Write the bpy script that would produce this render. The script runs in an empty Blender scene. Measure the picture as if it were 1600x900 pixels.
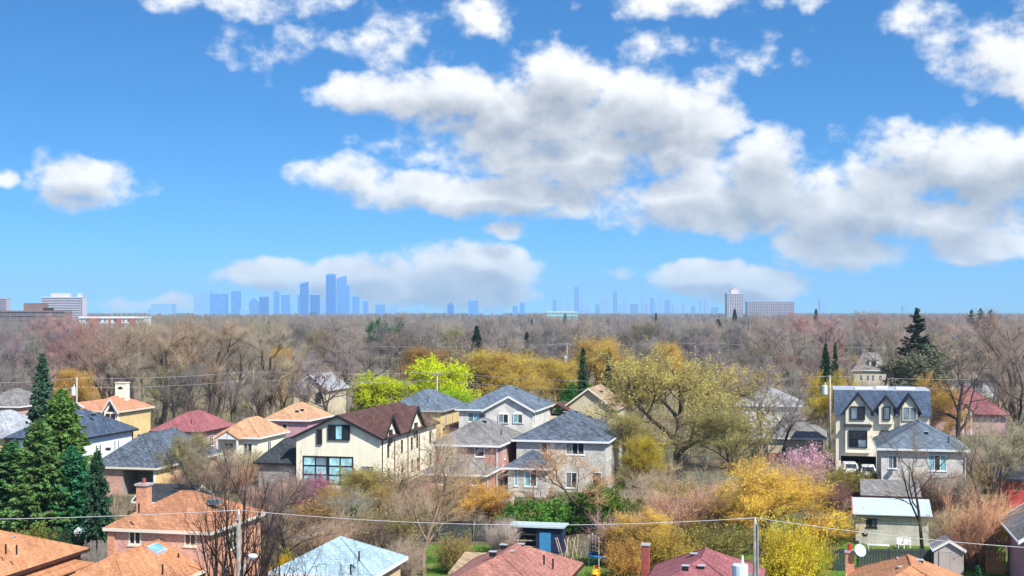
import bpy, math, random
import numpy as np
from mathutils import Vector, Matrix
from mathutils.geometry import tessellate_polygon

S = bpy.context.scene
COL = S.collection
R = math.radians

# ------------------------------------------------------------------ camera
CAM_H, FPX, HOR = 20.0, 2050.0, 486.0          # eye height (m), focal length and horizon row in 1600x900 pixels
cd = bpy.data.cameras.new('camera')
cd.sensor_width = 36.0
cd.lens = 36.0 * FPX / 1600.0
cd.shift_y = (HOR - 450.0) / 1600.0
cd.clip_start, cd.clip_end = 0.5, 60000.0
cam = bpy.data.objects.new('camera', cd)
COL.objects.link(cam)
cam.location = (0, 0, CAM_H)
cam.rotation_euler = (R(90), 0, 0)
S.camera = cam

# ------------------------------------------------------------------ world: daylight sky with fair-weather cumulus
SUN_DIR = Vector((0.58, -0.70, 0.96)).normalized()     # towards the sun: from the right, a little behind the camera
SUN_EL = math.asin(SUN_DIR.z)
SUN_AZ = math.atan2(SUN_DIR.x, SUN_DIR.y)
W = bpy.data.worlds.new('World')
S.world = W
W.use_nodes = True
nt = W.node_tree
nt.nodes.clear()


class NG:
    """short-hand for building node trees"""
    def __init__(s, t):
        s.t = t

    def n(s, typ, **kw):
        o = s.t.nodes.new(typ)
        for k, v in kw.items():
            setattr(o, k, v)
        return o

    def put(s, sock, v):
        if v is None:
            return
        if hasattr(v, 'is_output') or isinstance(v, bpy.types.NodeSocket):
            s.t.links.new(v, sock)
        else:
            sock.default_value = v

    def m(s, op, a, b=None, c=None, clamp=False):
        o = s.n('ShaderNodeMath', operation=op)
        o.use_clamp = clamp
        for i, v in enumerate((a, b, c)):
            s.put(o.inputs[i], v)
        return o.outputs[0]

    def v(s, op, a, b=None, scale=None):
        o = s.n('ShaderNodeVectorMath', operation=op)
        s.put(o.inputs[0], a)
        s.put(o.inputs[1], b)
        if scale is not None:
            s.put(o.inputs['Scale'], scale)
        return o.outputs['Value'] if op in ('LENGTH', 'DOT_PRODUCT') else o.outputs[0]

    def mixc(s, f, a, b, blend='MIX'):
        o = s.n('ShaderNodeMix', data_type='RGBA', blend_type=blend)
        s.put(o.inputs[0], f)
        s.put(o.inputs[6], a)
        s.put(o.inputs[7], b)
        return o.outputs[2]

    def noise(s, vec, scale, detail=3, rough=.55, dist=0.0):
        o = s.n('ShaderNodeTexNoise')
        s.put(o.inputs['Vector'], vec)
        o.inputs['Scale'].default_value = scale
        o.inputs['Detail'].default_value = detail
        o.inputs['Roughness'].default_value = rough
        o.inputs['Distortion'].default_value = dist
        return o

    def ramp(s, f, a, b, c0=0.0, c1=1.0, smooth=True):
        o = s.n('ShaderNodeMapRange')
        o.interpolation_type = 'SMOOTHSTEP' if smooth else 'LINEAR'
        s.put(o.inputs[0], f)
        for i, v in enumerate((a, b, c0, c1)):
            s.put(o.inputs[i + 1], v)
        return o.outputs[0]


# cumulus banks: (pixel x, pixel y, half width, half height, strength)
CLOUDS = [
    (590, 145, 100, 34, 1.0), (700, 150, 150, 44, 1.15), (880, 140, 95, 66, 1.1), (820, 190, 150, 50, 1.15), (1010, 165, 130, 58, 1.15),
    (1105, 190, 75, 34, .95), (900, 250, 190, 46, 1.1), (1010, 235, 130, 48, 1.05), (545, 272, 75, 30, .85),
    (640, 295, 105, 32, .95), (790, 305, 170, 36, 1.1), (1195, 262, 75, 58, 1.05), (1130, 318, 190, 48, 1.15),
    (1330, 330, 130, 56, 1.1), (1440, 262, 120, 62, 1.05), (1570, 270, 115, 66, 1.1), (1480, 340, 140, 38, 1.0),
    (1310, 386, 120, 30, .95), (1515, 388, 100, 24, .95), (1385, 210, 60, 20, .5), (785, 355, 45, 17, .75),
    (440, 85, 64, 30, .26), (590, 72, 88, 42, .27), (375, 2, 140, 22, .55), (715, 12, 75, 30, .5), (755, 36, 34, 26, .35),
    (1012, 80, 44, 34, .25), (1090, 0, 165, 24, .6), (1165, 72, 60, 24, .2), (1250, 300, 90, 46, 1.0),
    (1545, 66, 90, 60, .6), (1590, 130, 70, 40, .6), (1435, 18, 46, 22, .22), (600, 228, 60, 22, .2),
    (125, 283, 72, 42, 1.0), (2, 277, 28, 16, .8), (205, 298, 30, 16, .22),
    (430, 424, 95, 24, 1.0), (560, 428, 110, 28, 1.2), (735, 425, 100, 48, 1.5), (640, 452, 180, 32, 1.3), (745, 462, 100, 26, 1.2),
    (1110, 432, 90, 24, 1.3), (1170, 448, 76, 34, 1.45), (962, 428, 30, 12, .35), (275, 482, 95, 18, .7),
    (1290, 240, 50, 26, .22),
]

grp = bpy.data.node_groups.new('cloud_field', 'ShaderNodeTree')
grp.interface.new_socket('P', in_out='INPUT', socket_type='NodeSocketVector')
grp.interface.new_socket('A', in_out='OUTPUT', socket_type='NodeSocketFloat')
grp.interface.new_socket('F', in_out='OUTPUT', socket_type='NodeSocketFloat')
g = NG(grp)
gi, go = g.n('NodeGroupInput'), g.n('NodeGroupOutput')
P0 = gi.outputs[0]
# warp the lookup so that bank outlines are ragged
wn = g.noise(P0, 26.0, 2, .55)
wv = g.v('MULTIPLY', g.v('SUBTRACT', wn.outputs['Color'], (.5, .5, .5)), (.030, .020, 0))
PW = g.v('ADD', P0, wv)
acc = None
for (x, y, a, b, s) in CLOUDS:
    az = math.atan((x - 800) / FPX)
    el = math.atan((HOR - y) / FPX * math.cos(az))
    ka, kb = FPX / a / 1.12, FPX / b / 1.12
    o = g.n('ShaderNodeVectorMath', operation='MULTIPLY_ADD')
    g.put(o.inputs[0], PW)
    o.inputs[1].default_value = (ka, kb, 0)
    o.inputs[2].default_value = (-az * ka, -el * kb, 0)
    q2 = g.v('DOT_PRODUCT', o.outputs[0], o.outputs[0])
    val = g.m('MULTIPLY_ADD', q2, -s * .5, s * .55)
    acc = val if acc is None else g.m('MAXIMUM', acc, val)
# the same kind of cloud goes on over the rest of the sky
sep = g.n('ShaderNodeSeparateXYZ')
g.put(sep.inputs[0], P0)
gen = g.noise(g.v('MULTIPLY', P0, (1.0, 1.6, 0)), 4.2, 2, .5)
genv = g.m('MULTIPLY', g.m('SUBTRACT', gen.outputs['Fac'], .53), 3.2)
off = g.m('MAXIMUM', g.ramp(g.m('ABSOLUTE', sep.outputs[0]), .39, .50), g.ramp(sep.outputs[1], .235, .33))
genv = g.m('SUBTRACT', genv, g.m('MULTIPLY', g.m('SUBTRACT', 1.0, off), 3.0))
acc = g.m('MAXIMUM', g.m('MAXIMUM', acc, genv), -1.2)
f1 = g.noise(g.v('MULTIPLY', P0, (1, 1.25, 0)), 25.0, 7, .57, .0)
fb = g.m('MULTIPLY', g.m('SUBTRACT', f1.outputs['Fac'], .5), 1.75)
g.put(go.inputs[0], acc)
g.put(go.inputs[1], fb)

w = NG(nt)
tc = w.n('ShaderNodeTexCoord').outputs['Generated']
sp = w.n('ShaderNodeSeparateXYZ')
w.put(sp.inputs[0], tc)
azn = w.m('ARCTAN2', sp.outputs[0], sp.outputs[1])
eln = w.m('ARCSINE', w.m('MINIMUM', w.m('MAXIMUM', sp.outputs[2], -1.0), 1.0))
cp = w.n('ShaderNodeCombineXYZ')
w.put(cp.inputs[0], azn)
w.put(cp.inputs[1], eln)
P = cp.outputs[0]


def field(vec):
    o = w.n('ShaderNodeGroup')
    o.node_tree = grp
    w.put(o.inputs[0], vec)
    return o.outputs[0], o.outputs[1]


A0, F0 = field(P)
D0 = w.m('ADD', A0, F0)
A1, F1 = field(w.v('ADD', P, (.006, .0175, 0)))     # a step towards the sun: how much cloud lies in the light's way
alpha = w.ramp(D0, -.03, .44)
alpha = w.m('MULTIPLY', alpha, w.ramp(eln, -.012, .012))
sh = w.m('MULTIPLY', w.ramp(A1, .10, .60), .72)                 # bases lie in the shade of the cloud above them
lit = w.m('SUBTRACT', w.m('MULTIPLY_ADD', w.m('SUBTRACT', F0, F1), .62, .90), sh, clamp=True)
ccol = w.mixc(lit, (2.25, 2.5, 2.95, 1), (5.6, 5.65, 5.7, 1))
sky = w.n('ShaderNodeTexSky', sky_type='NISHITA')
sky.sun_disc = False
sky.sun_elevation = SUN_EL
sky.sun_rotation = SUN_AZ
sky.altitude = 100
sky.air_density = 1.0
sky.dust_density = 0.35
sky.ozone_density = 3.0
hs = w.n('ShaderNodeHueSaturation')
hs.inputs['Saturation'].default_value = 1.22
hs.inputs['Value'].default_value = 1.0
sv = w.n('ShaderNodeVectorMath', operation='MULTIPLY_ADD')
w.put(sv.inputs[0], tc)
sv.inputs[1].default_value = (1, 1, 1.7)
sv.inputs[2].default_value = (0, 0, .10)
w.put(sky.inputs[0], w.v('NORMALIZE', sv.outputs[0]))
w.put(hs.inputs['Color'], sky.outputs[0])
skyc = w.v('MULTIPLY', hs.outputs[0], (.52, .87, 1.0))
col = w.mixc(alpha, skyc, ccol)
bg = w.n('ShaderNodeBackground')
bg.inputs['Strength'].default_value = 0.12
w.put(bg.inputs['Color'], col)
wo = w.n('ShaderNodeOutputWorld')
w.put(wo.inputs['Surface'], bg.outputs[0])
W.cycles.sampling_method = 'MANUAL'
W.cycles.sample_map_resolution = 512

# ------------------------------------------------------------------ sun, exposure
sd = bpy.data.lights.new('sun', 'SUN')
sd.energy = 4.3
sd.angle = R(0.8)
sd.color = (1.0, .95, .87)
sun = bpy.data.objects.new('sun', sd)
COL.objects.link(sun)
sun.rotation_euler = (-SUN_DIR).to_track_quat('-Z', 'Y').to_euler()
sun.location = (60, -40, 90)
vs = S.view_settings
vs.view_transform = 'Standard'
vs.look = 'None'
vs.exposure = 0.72
vs.gamma = 1.0
vs.use_curve_mapping = False
S.cycles.use_denoising = True
S.cycles.denoiser = 'OPENIMAGEDENOISE'
S.cycles.denoising_prefilter = 'ACCURATE'
S.cycles.use_adaptive_sampling = True
S.cycles.adaptive_threshold = .008
S.cycles.max_bounces = 5
S.cycles.diffuse_bounces = 2
S.cycles.glossy_bounces = 2
S.cycles.transmission_bounces = 2
S.cycles.transparent_max_bounces = 4
S.cycles.caustics_reflective = False
S.cycles.caustics_refractive = False

# ------------------------------------------------------------------ helpers
def G(x, y, z=0.0):
    """point at height z seen at pixel (x, y) of the 1600x900 photograph"""
    Y = (CAM_H - z) * FPX / (y - HOR)
    return Vector(((x - 800) / FPX * Y, Y, z))


def PY(x, y, Y):
    return Vector(((x - 800) / FPX * Y, Y, CAM_H - (y - HOR) / FPX * Y))


def tag(o, label, cat, group=None):
    o['label'] = label
    o['category'] = cat
    if group:
        o['group'] = group
    return o


def empty(name, loc=(0, 0, 0), rz=0.0, parent=None):
    o = bpy.data.objects.new(name, None)
    o.empty_display_size = .3
    COL.objects.link(o)
    o.location = loc
    o.rotation_euler = (0, 0, rz)
    o.parent = parent
    return o


def link(name, me, mat=None, parent=None):
    if mat is not None and not me.materials:
        me.materials.append(mat)
    o = bpy.data.objects.new(name, me)
    COL.objects.link(o)
    o.parent = parent
    return o


class MB:
    """collects faces; build() links them as ONE mesh object"""
    def __init__(s):
        s.v, s.f = [], []

    def poly(s, pts):
        i = len(s.v)
        s.v += [tuple(p) for p in pts]
        s.f.append(tuple(range(i, i + len(pts))))
        return s

    def box(s, x0, y0, z0, x1, y1, z1):
        return s.obox(Vector((0, 0, 0)), Vector((1, 0, 0)), Vector((0, 1, 0)), x0, x1, z0, z1, y0, y1)

    def obox(s, O, U, N, u0, u1, z0, z1, n0, n1):
        i = len(s.v)
        for n in (n0, n1):
            for u, z in ((u0, z0), (u1, z0), (u1, z1), (u0, z1)):
                s.v.append(tuple(O + U * u + N * n + Vector((0, 0, z))))
        fs = [(0, 3, 2, 1), (4, 5, 6, 7), (0, 1, 5, 4), (1, 2, 6, 5), (2, 3, 7, 6), (3, 0, 4, 7)]
        s.f += [tuple(i + k for k in f) for f in fs]
        return s

    def slab(s, pts, t):
        """a plate: polygon pts, t thick downwards"""
        lo = [Vector(p) - Vector((0, 0, t)) for p in pts]
        s.poly(pts)
        s.poly(lo[::-1])
        n = len(pts)
        for k in range(n):
            j = (k + 1) % n
            s.poly([pts[j], pts[k], lo[k], lo[j]])
        return s

    def tube(s, pts, rs, n=8, caps=True):
        pts = [Vector(p) for p in pts]
        if not hasattr(rs, '__len__'):
            rs = [rs] * len(pts)
        base = len(s.v)
        for k, p in enumerate(pts):
            d = (pts[min(k + 1, len(pts) - 1)] - pts[max(k - 1, 0)]).normalized()
            a = d.orthogonal().normalized() if abs(d.z) > .95 else d.cross(Vector((0, 0, 1))).normalized()
            b = d.cross(a)
            for j in range(n):
                t = 2 * math.pi * j / n
                s.v.append(tuple(p + (a * math.cos(t) + b * math.sin(t)) * rs[k]))
        for k in range(len(pts) - 1):
            for j in range(n):
                j2 = (j + 1) % n
                s.f.append((base + k * n + j, base + k * n + j2, base + (k + 1) * n + j2, base + (k + 1) * n + j))
        if caps:
            s.f.append(tuple(base + j for j in range(n))[::-1])
            s.f.append(tuple(base + (len(pts) - 1) * n + j for j in range(n)))
        return s

    def build(s, name, mat, parent=None, smooth=False, fix=True):
        me = bpy.data.meshes.new(name)
        me.from_pydata(s.v, [], s.f)
        if fix:
            import bmesh
            bm = bmesh.new()
            bm.from_mesh(me)
            bmesh.ops.recalc_face_normals(bm, faces=bm.faces)
            bm.to_mesh(me)
            bm.free()
        if smooth:
            me.polygons.foreach_set('use_smooth', [True] * len(me.polygons))
        me.update()
        return link(name, me, mat, parent)


# ------------------------------------------------------------------ materials
def new_mat(name):
    m = bpy.data.materials.new(name)
    m.use_nodes = True
    t = m.node_tree
    bs = t.nodes['Principled BSDF']
    return m, NG(t), bs


def rgb(c):
    return (c[0], c[1], c[2], 1.0)


def mat_plain(name, c, rough=.6, metal=0.0, var=.12, scale=3.0, spec=.4):
    m, q, bs = new_mat(name)
    tcd = q.n('ShaderNodeTexCoord').outputs['Object']
    n1 = q.noise(tcd, scale, 4, .6)
    f = q.ramp(n1.outputs['Fac'], .3, .7, 1 - var, 1 + var)
    if 'stucco' in name:                 # rain streaks and patchy render
        st = q.noise(q.v('MULTIPLY', tcd, (1, 1, .10)), 2.6, 4, .7)
        gr = q.noise(tcd, 14, 3, .7)
        f = q.m('MULTIPLY', f, q.m('MULTIPLY', q.ramp(st.outputs['Fac'], .34, .66, .94, 1.02), q.ramp(gr.outputs['Fac'], .25, .75, .93, 1.07)))
    q.put(bs.inputs['Base Color'], q.v('SCALE', rgb(c)[:3], None, f))
    bs.inputs['Roughness'].default_value = rough
    bs.inputs['Metallic'].default_value = metal
    bs.inputs['Specular IOR Level'].default_value = spec
    return m


def wall_coords(q, kz=1.0):
    """running length along the wall and height, in metres, from object space"""
    tcd = q.n('ShaderNodeTexCoord').outputs['Object']
    sp = q.n('ShaderNodeSeparateXYZ')
    q.put(sp.inputs[0], tcd)
    c = q.n('ShaderNodeCombineXYZ')
    q.put(c.inputs[0], q.m('ADD', sp.outputs[0], sp.outputs[1]))
    q.put(c.inputs[1], q.m('MULTIPLY', sp.outputs[2], kz) if kz != 1 else sp.outputs[2])
    return tcd, c.outputs[0], sp.outputs[2]


def mat_masonry(name, c1, c2, mortar, bw, bh, ms=.012, bump=.3, var=.25, rough=.85, stain=.22):
    m, q, bs = new_mat(name)
    tcd, vec, z = wall_coords(q)
    b = q.n('ShaderNodeTexBrick')
    q.put(b.inputs['Vector'], vec)
    b.inputs['Color1'].default_value = rgb(c1)
    b.inputs['Color2'].default_value = rgb(c2)
    b.inputs['Mortar'].default_value = rgb(mortar)
    b.inputs['Scale'].default_value = 1.0
    b.inputs['Mortar Size'].default_value = ms
    b.inputs['Brick Width'].default_value = bw
    b.inputs['Row Height'].default_value = bh
    b.inputs['Bias'].default_value = 0.0
    n1 = q.noise(tcd, .8, 4, .6)
    n2 = q.noise(vec, 6.0, 3, .6)
    f = q.m('MULTIPLY', q.ramp(n1.outputs['Fac'], .3, .7, 1 - stain, 1 + stain * .5), q.ramp(n2.outputs['Fac'], .25, .75, 1 - var, 1 + var))
    q.put(bs.inputs['Base Color'], q.v('SCALE', b.outputs['Color'], None, f))
    bs.inputs['Roughness'].default_value = rough
    bp = q.n('ShaderNodeBump')
    bp.inputs['Strength'].default_value = bump
    bp.inputs['Distance'].default_value = .02
    q.put(bp.inputs['Height'], q.m('SUBTRACT', 1.0, b.outputs['Fac']))
    q.put(bs.inputs['Normal'], bp.outputs[0])
    return m


def mat_shingle(name, c, var=.28, row=.30, wear=.2, rough=.9, tint=None):
    """asphalt shingles: courses by height, tab-to-tab tone changes, weather streaks"""
    m, q, bs = new_mat(name)
    tcd, vec, z = wall_coords(q, 2.3)
    b = q.n('ShaderNodeTexBrick')
    q.put(b.inputs['Vector'], vec)
    b.inputs['Color1'].default_value = (1 - var, 1 - var, 1 - var, 1)
    b.inputs['Color2'].default_value = (1 + var, 1 + var, 1 + var, 1)
    b.inputs['Mortar'].default_value = (.62, .62, .62, 1)
    b.inputs['Scale'].default_value = 1.0
    b.inputs['Mortar Size'].default_value = .018
    b.inputs['Mortar Smooth'].default_value = .6
    b.inputs['Brick Width'].default_value = .33
    b.inputs['Row Height'].default_value = row
    b.inputs['Bias'].default_value = 0.0
    n1 = q.noise(tcd, .35, 5, .65)
    n2 = q.noise(tcd, 9.0, 3, .7)
    f = q.m('MULTIPLY', q.ramp(n1.outputs['Fac'], .3, .7, 1 - wear, 1 + wear), q.ramp(n2.outputs['Fac'], .25, .75, .72, 1.28))
    st = q.noise(q.v('MULTIPLY', vec, (1.6, .10, 1)), 1.3, 4, .7)            # rain streaks down the slope
    pt = q.noise(tcd, 1.7, 3, .6)                                             # patched and faded tabs
    f = q.m('MULTIPLY', f, q.m('MULTIPLY', q.ramp(st.outputs['Fac'], .36, .66, .80, 1.06), q.ramp(pt.outputs['Fac'], .40, .62, .92, 1.05)))
    base = rgb(c) if tint is None else q.mixc(q.ramp(n1.outputs['Fac'], .35, .65), rgb(c), rgb(tint))
    cc = q.mixc(1.0, base, b.outputs['Color'], 'MULTIPLY')
    q.put(bs.inputs['Base Color'], q.v('SCALE', cc, None, f))
    bs.inputs['Roughness'].default_value = rough
    bs.inputs['Specular IOR Level'].default_value = .25
    bp = q.n('ShaderNodeBump')
    bp.inputs['Strength'].default_value = .5
    bp.inputs['Distance'].default_value = .03
    q.put(bp.inputs['Height'], n2.outputs['Fac'])
    q.put(bs.inputs['Normal'], bp.outputs[0])
    return m


def mat_siding(name, c, pitch=.18, depth=.5, var=.08):
    m, q, bs = new_mat(name)
    tcd, vec, z = wall_coords(q)
    fr = q.m('FRACT', q.m('DIVIDE', z, pitch))
    n1 = q.noise(tcd, 1.1, 4, .6)
    f = q.m('MULTIPLY', q.ramp(fr, 0.0, .16, 1 - depth * .6, 1.0), q.ramp(n1.outputs['Fac'], .3, .7, 1 - var, 1 + var))
    q.put(bs.inputs['Base Color'], q.v('SCALE', rgb(c)[:3], None, f))
    bs.inputs['Roughness'].default_value = .6
    bp = q.n('ShaderNodeBump')
    bp.inputs['Strength'].default_value = depth
    bp.inputs['Distance'].default_value = .03
    q.put(bp.inputs['Height'], fr)
    q.put(bs.inputs['Normal'], bp.outputs[0])
    return m


def mat_glass(name, c, metal=.0, rough=.06, spec=.9):
    m, q, bs = new_mat(name)
    tcd = q.n('ShaderNodeTexCoord').outputs['Object']
    n1 = q.noise(tcd, .9, 3, .6)
    q.put(bs.inputs['Base Color'], q.v('SCALE', rgb(c)[:3], None, q.ramp(n1.outputs['Fac'], .3, .7, .6, 1.35)))
    bs.inputs['Roughness'].default_value = rough
    bs.inputs['Metallic'].default_value = metal
    bs.inputs['Specular IOR Level'].default_value = spec
    bp = q.n('ShaderNodeBump')
    bp.inputs['Strength'].default_value = .04
    q.put(bp.inputs['Height'], q.noise(tcd, .6, 1).outputs['Fac'])
    q.put(bs.inputs['Normal'], bp.outputs[0])
    return m


def mat_tinted(name, translucent=0.0, rough=.85, var=.3, scale=.9, hue=.0):
    """colour comes from the object's own colour, so trees that share a mesh differ"""
    m, q, bs = new_mat(name)
    oi = q.n('ShaderNodeObjectInfo')
    tcd = q.n('ShaderNodeTexCoord').outputs['Object']
    n1 = q.noise(tcd, scale, 3, .6)
    n2 = q.noise(tcd, scale * 9, 2, .6)
    f = q.m('MULTIPLY', q.ramp(n1.outputs['Fac'], .28, .72, 1 - var, 1 + var), q.ramp(n2.outputs['Fac'], .25, .75, .75, 1.25))
    c = q.v('SCALE', oi.outputs['Color'], None, f)
    if hue:
        h = q.n('ShaderNodeHueSaturation')
        q.put(h.inputs['Hue'], q.ramp(n1.outputs['Fac'], .3, .7, .5 - hue, .5 + hue))
        q.put(h.inputs['Color'], c)
        c = h.outputs[0]
    q.put(bs.inputs['Base Color'], c)
    bs.inputs['Roughness'].default_value = rough
    bs.inputs['Specular IOR Level'].default_value = .15
    if translucent:
        tr = q.n('ShaderNodeBsdfTranslucent')
        q.put(tr.inputs['Color'], c)
        mx = q.n('ShaderNodeMixShader')
        mx.inputs[0].default_value = translucent
        q.put(mx.inputs[1], bs.outputs[0])
        q.put(mx.inputs[2], tr.outputs[0])
        q.put(m.node_tree.nodes['Material Output'].inputs['Surface'], mx.outputs[0])
    return m


M = {}
M['bark'] = mat_tinted('bark', 0, .9, .25, 2.5)
M['twig'] = mat_tinted('twig', 0, .9, .22, .5, .012)
M['leaf'] = mat_tinted('leaf', .35, .7, .30, .55, .018)
M['needle'] = mat_tinted('needle', .12, .7, .40, .8, .02)
M['white'] = mat_plain('white_paint', (.80, .80, .79), .5, var=.05)
M['cream_trim'] = mat_plain('cream_trim', (.74, .68, .55), .5, var=.06)
M['black'] = mat_plain('black_trim', (.018, .018, .022), .5, var=.2)
M['brown_trim'] = mat_plain('brown_trim', (.06, .03, .025), .5, var=.15)
M['grey_trim'] = mat_plain('grey_trim', (.42, .43, .45), .5, var=.08)
M['glass'] = mat_glass('window_glass', (.022, .030, .042), 0, .05, .8)
M['glass_painted_sky'] = mat_glass('painted_sky_glass', (.40, .72, .78), .0, .12)  # sky reflection painted in: flat cyan base colour
M['glass_mid'] = mat_glass('curtained_glass', (.22, .30, .36), .25, .12)
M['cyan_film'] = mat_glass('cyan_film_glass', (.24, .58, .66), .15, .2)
M['stucco_cream'] = mat_plain('cream_stucco', (.90, .84, .65), .85, var=.05, scale=.7)
M['stucco_tan'] = mat_plain('tan_stucco', (.62, .47, .27), .85, var=.09, scale=.7)
M['stucco_yellow'] = mat_plain('yellow_stucco', (.72, .54, .25), .85, var=.08, scale=.7)
M['stucco_beige'] = mat_plain('beige_stucco', (.60, .53, .38), .85, var=.07, scale=.7)
M['stucco_white'] = mat_plain('white_stucco', (.78, .79, .80), .85, var=.05, scale=.7)
M['stucco_pink'] = mat_plain('pink_stucco', (.52, .30, .34), .85, var=.08, scale=.7)
M['stucco_red'] = mat_plain('red_stucco', (.50, .07, .06), .8, var=.08, scale=.7)
M['brick_rose'] = mat_masonry('rose_brick', (.60, .26, .20), (.48, .19, .155), (.52, .36, .31), .24, .08)
M['brick_orange'] = mat_masonry('orange_brick', (.68, .29, .14), (.56, .22, .11), (.58, .38, .28), .24, .08)
M['brick_dusty'] = mat_masonry('dusty_brick', (.68, .37, .27), (.59, .30, .22), (.60, .44, .38), .24, .08)
M['brick_red'] = mat_masonry('red_brick', (.42, .06, .045), (.33, .05, .04), (.30, .14, .12), .24, .08)
M['stone'] = mat_masonry('grey_stone', (.60, .57, .51), (.44, .43, .40), (.62, .60, .55), .55, .22, .02, .4, .22)
M['stone_white'] = mat_masonry('white_stone', (.72, .70, .65), (.60, .59, .55), (.70, .68, .64), .60, .25, .02, .3, .14)
M['stone_cream'] = mat_siding('cream_stone_courses', (.78, .71, .56), .30, .35)
M['siding_white'] = mat_siding('white_siding', (.66, .67, .66), .16, .3)
M['siding_beige'] = mat_siding('beige_siding', (.60, .52, .36), .16, .3)
M['block_cream'] = mat_masonry('painted_block', (.60, .57, .49), (.54, .51, .44), (.48, .45, .39), .42, .21, .012, .2, .1)
M['sh_orange'] = mat_shingle('orange_shingle', (.56, .255, .125), .12, wear=.12)
M['sh_orange_dk'] = mat_shingle('worn_orange_shingle', (.46, .215, .115), .16, wear=.14)
M['sh_blue'] = mat_shingle('pale_blue_shingle', (.36, .50, .56), .16, wear=.10)
M['sh_rust'] = mat_shingle('rust_shingle', (.40, .18, .14), .18, wear=.12)
M['sh_maroon'] = mat_shingle('maroon_shingle', (.34, .12, .13), .16, wear=.14)
M['sh_brown'] = mat_shingle('brown_shingle', (.115, .06, .052), .22)
M['sh_grey'] = mat_shingle('warm_grey_shingle', (.24, .225, .215), .22)
M['sh_slate'] = mat_shingle('slate_shingle', (.105, .13, .165), .42)
M['sh_steel'] = mat_shingle('steel_blue_shingle', (.14, .18, .225), .26)
M['sh_dark'] = mat_shingle('charcoal_shingle', (.05, .055, .065), .3)
M['sh_navy'] = mat_shingle('navy_shingle', (.075, .105, .16), .25)
M['sh_light'] = mat_shingle('light_grey_shingle', (.38, .40, .43), .15)
M['sh_terra'] = mat_shingle('terracotta_tile', (.60, .26, .155), .16, row=.5, wear=.1)
M['sh_peach'] = mat_shingle('peach_shingle', (.58, .33, .19), .16, wear=.1)
M['sh_tan'] = mat_shingle('tan_shingle', (.42, .30, .19), .22)
M['sh_red'] = mat_shingle('red_shingle', (.27, .105, .11), .2)
M['metal_roof'] = mat_plain('white_metal_roof', (.46, .56, .60), .5, var=.08, scale=1.2)
M['flat_roof'] = mat_plain('flat_roof_membrane', (.38, .41, .46), .7, var=.12, scale=.8)
M['concrete'] = mat_plain('concrete', (.40, .38, .36), .85, var=.15, scale=2)
M['galv'] = mat_plain('galvanised_metal', (.42, .44, .46), .45, .4, var=.15)
M['wood_grey'] = mat_plain('weathered_wood', (.26, .235, .21), .9, var=.25, scale=5)
M['wood_dark'] = mat_plain('dark_stained_wood', (.040, .055, .055), .8, var=.3, scale=5)
M['wood_orange'] = mat_plain('orange_stained_wood', (.45, .20, .08), .8, var=.25, scale=5)
M['wood_pale'] = mat_plain('pale_lumber', (.50, .41, .30), .8, var=.25, scale=5)
M['navy'] = mat_plain('navy_paint', (.015, .025, .075), .6, var=.2)
M['blue_door'] = mat_plain('blue_paint', (.05, .25, .50), .5, var=.1)
M['blue_pad'] = mat_plain('blue_vinyl', (.02, .28, .72), .45, var=.1)
M['yellow_plastic'] = mat_plain('yellow_plastic', (.85, .50, .02), .4, var=.08)
M['red_plastic'] = mat_plain('red_plastic', (.60, .05, .03), .4, var=.1)
M['net'] = mat_plain('dark_netting', (.03, .04, .06), .9, var=.2)
M['wire'] = mat_plain('weathered_cable', (.48, .48, .49), .5, .0, var=.1)
M['dark_wire'] = mat_plain('dark_cable', (.10, .10, .11), .6, var=.1)
M['car_white'] = mat_plain('white_car_paint', (.78, .79, .80), .22, var=.02, spec=.6)
M['tyre'] = mat_plain('tyre_rubber', (.02, .02, .02), .9)
M['tail'] = mat_plain('red_lens', (.45, .02, .02), .25)
M['dark_int'] = mat_plain('dark_interior', (.03, .03, .035), .9)
M['porch_shade'] = mat_plain('grey_porch_render', (.30, .29, .29), .9)
M['transformer'] = mat_plain('pale_blue_enamel', (.58, .70, .76), .4, var=.06)
M['shed_pink'] = mat_siding('pinkish_shed_boards', (.52, .44, .41), .2, .3)


# ------------------------------------------------------------------ houses: all stand on the same street grid, turned 13 degrees
ROT = R(-13)
UX = Vector((math.cos(ROT), math.sin(ROT), 0))
UY = Vector((-math.sin(ROT), math.cos(ROT), 0))
EX, EY, EZ = Vector((1, 0, 0)), Vector((0, 1, 0)), Vector((0, 0, 1))
FOOT = []      # house footprints, kept clear of trees


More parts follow.
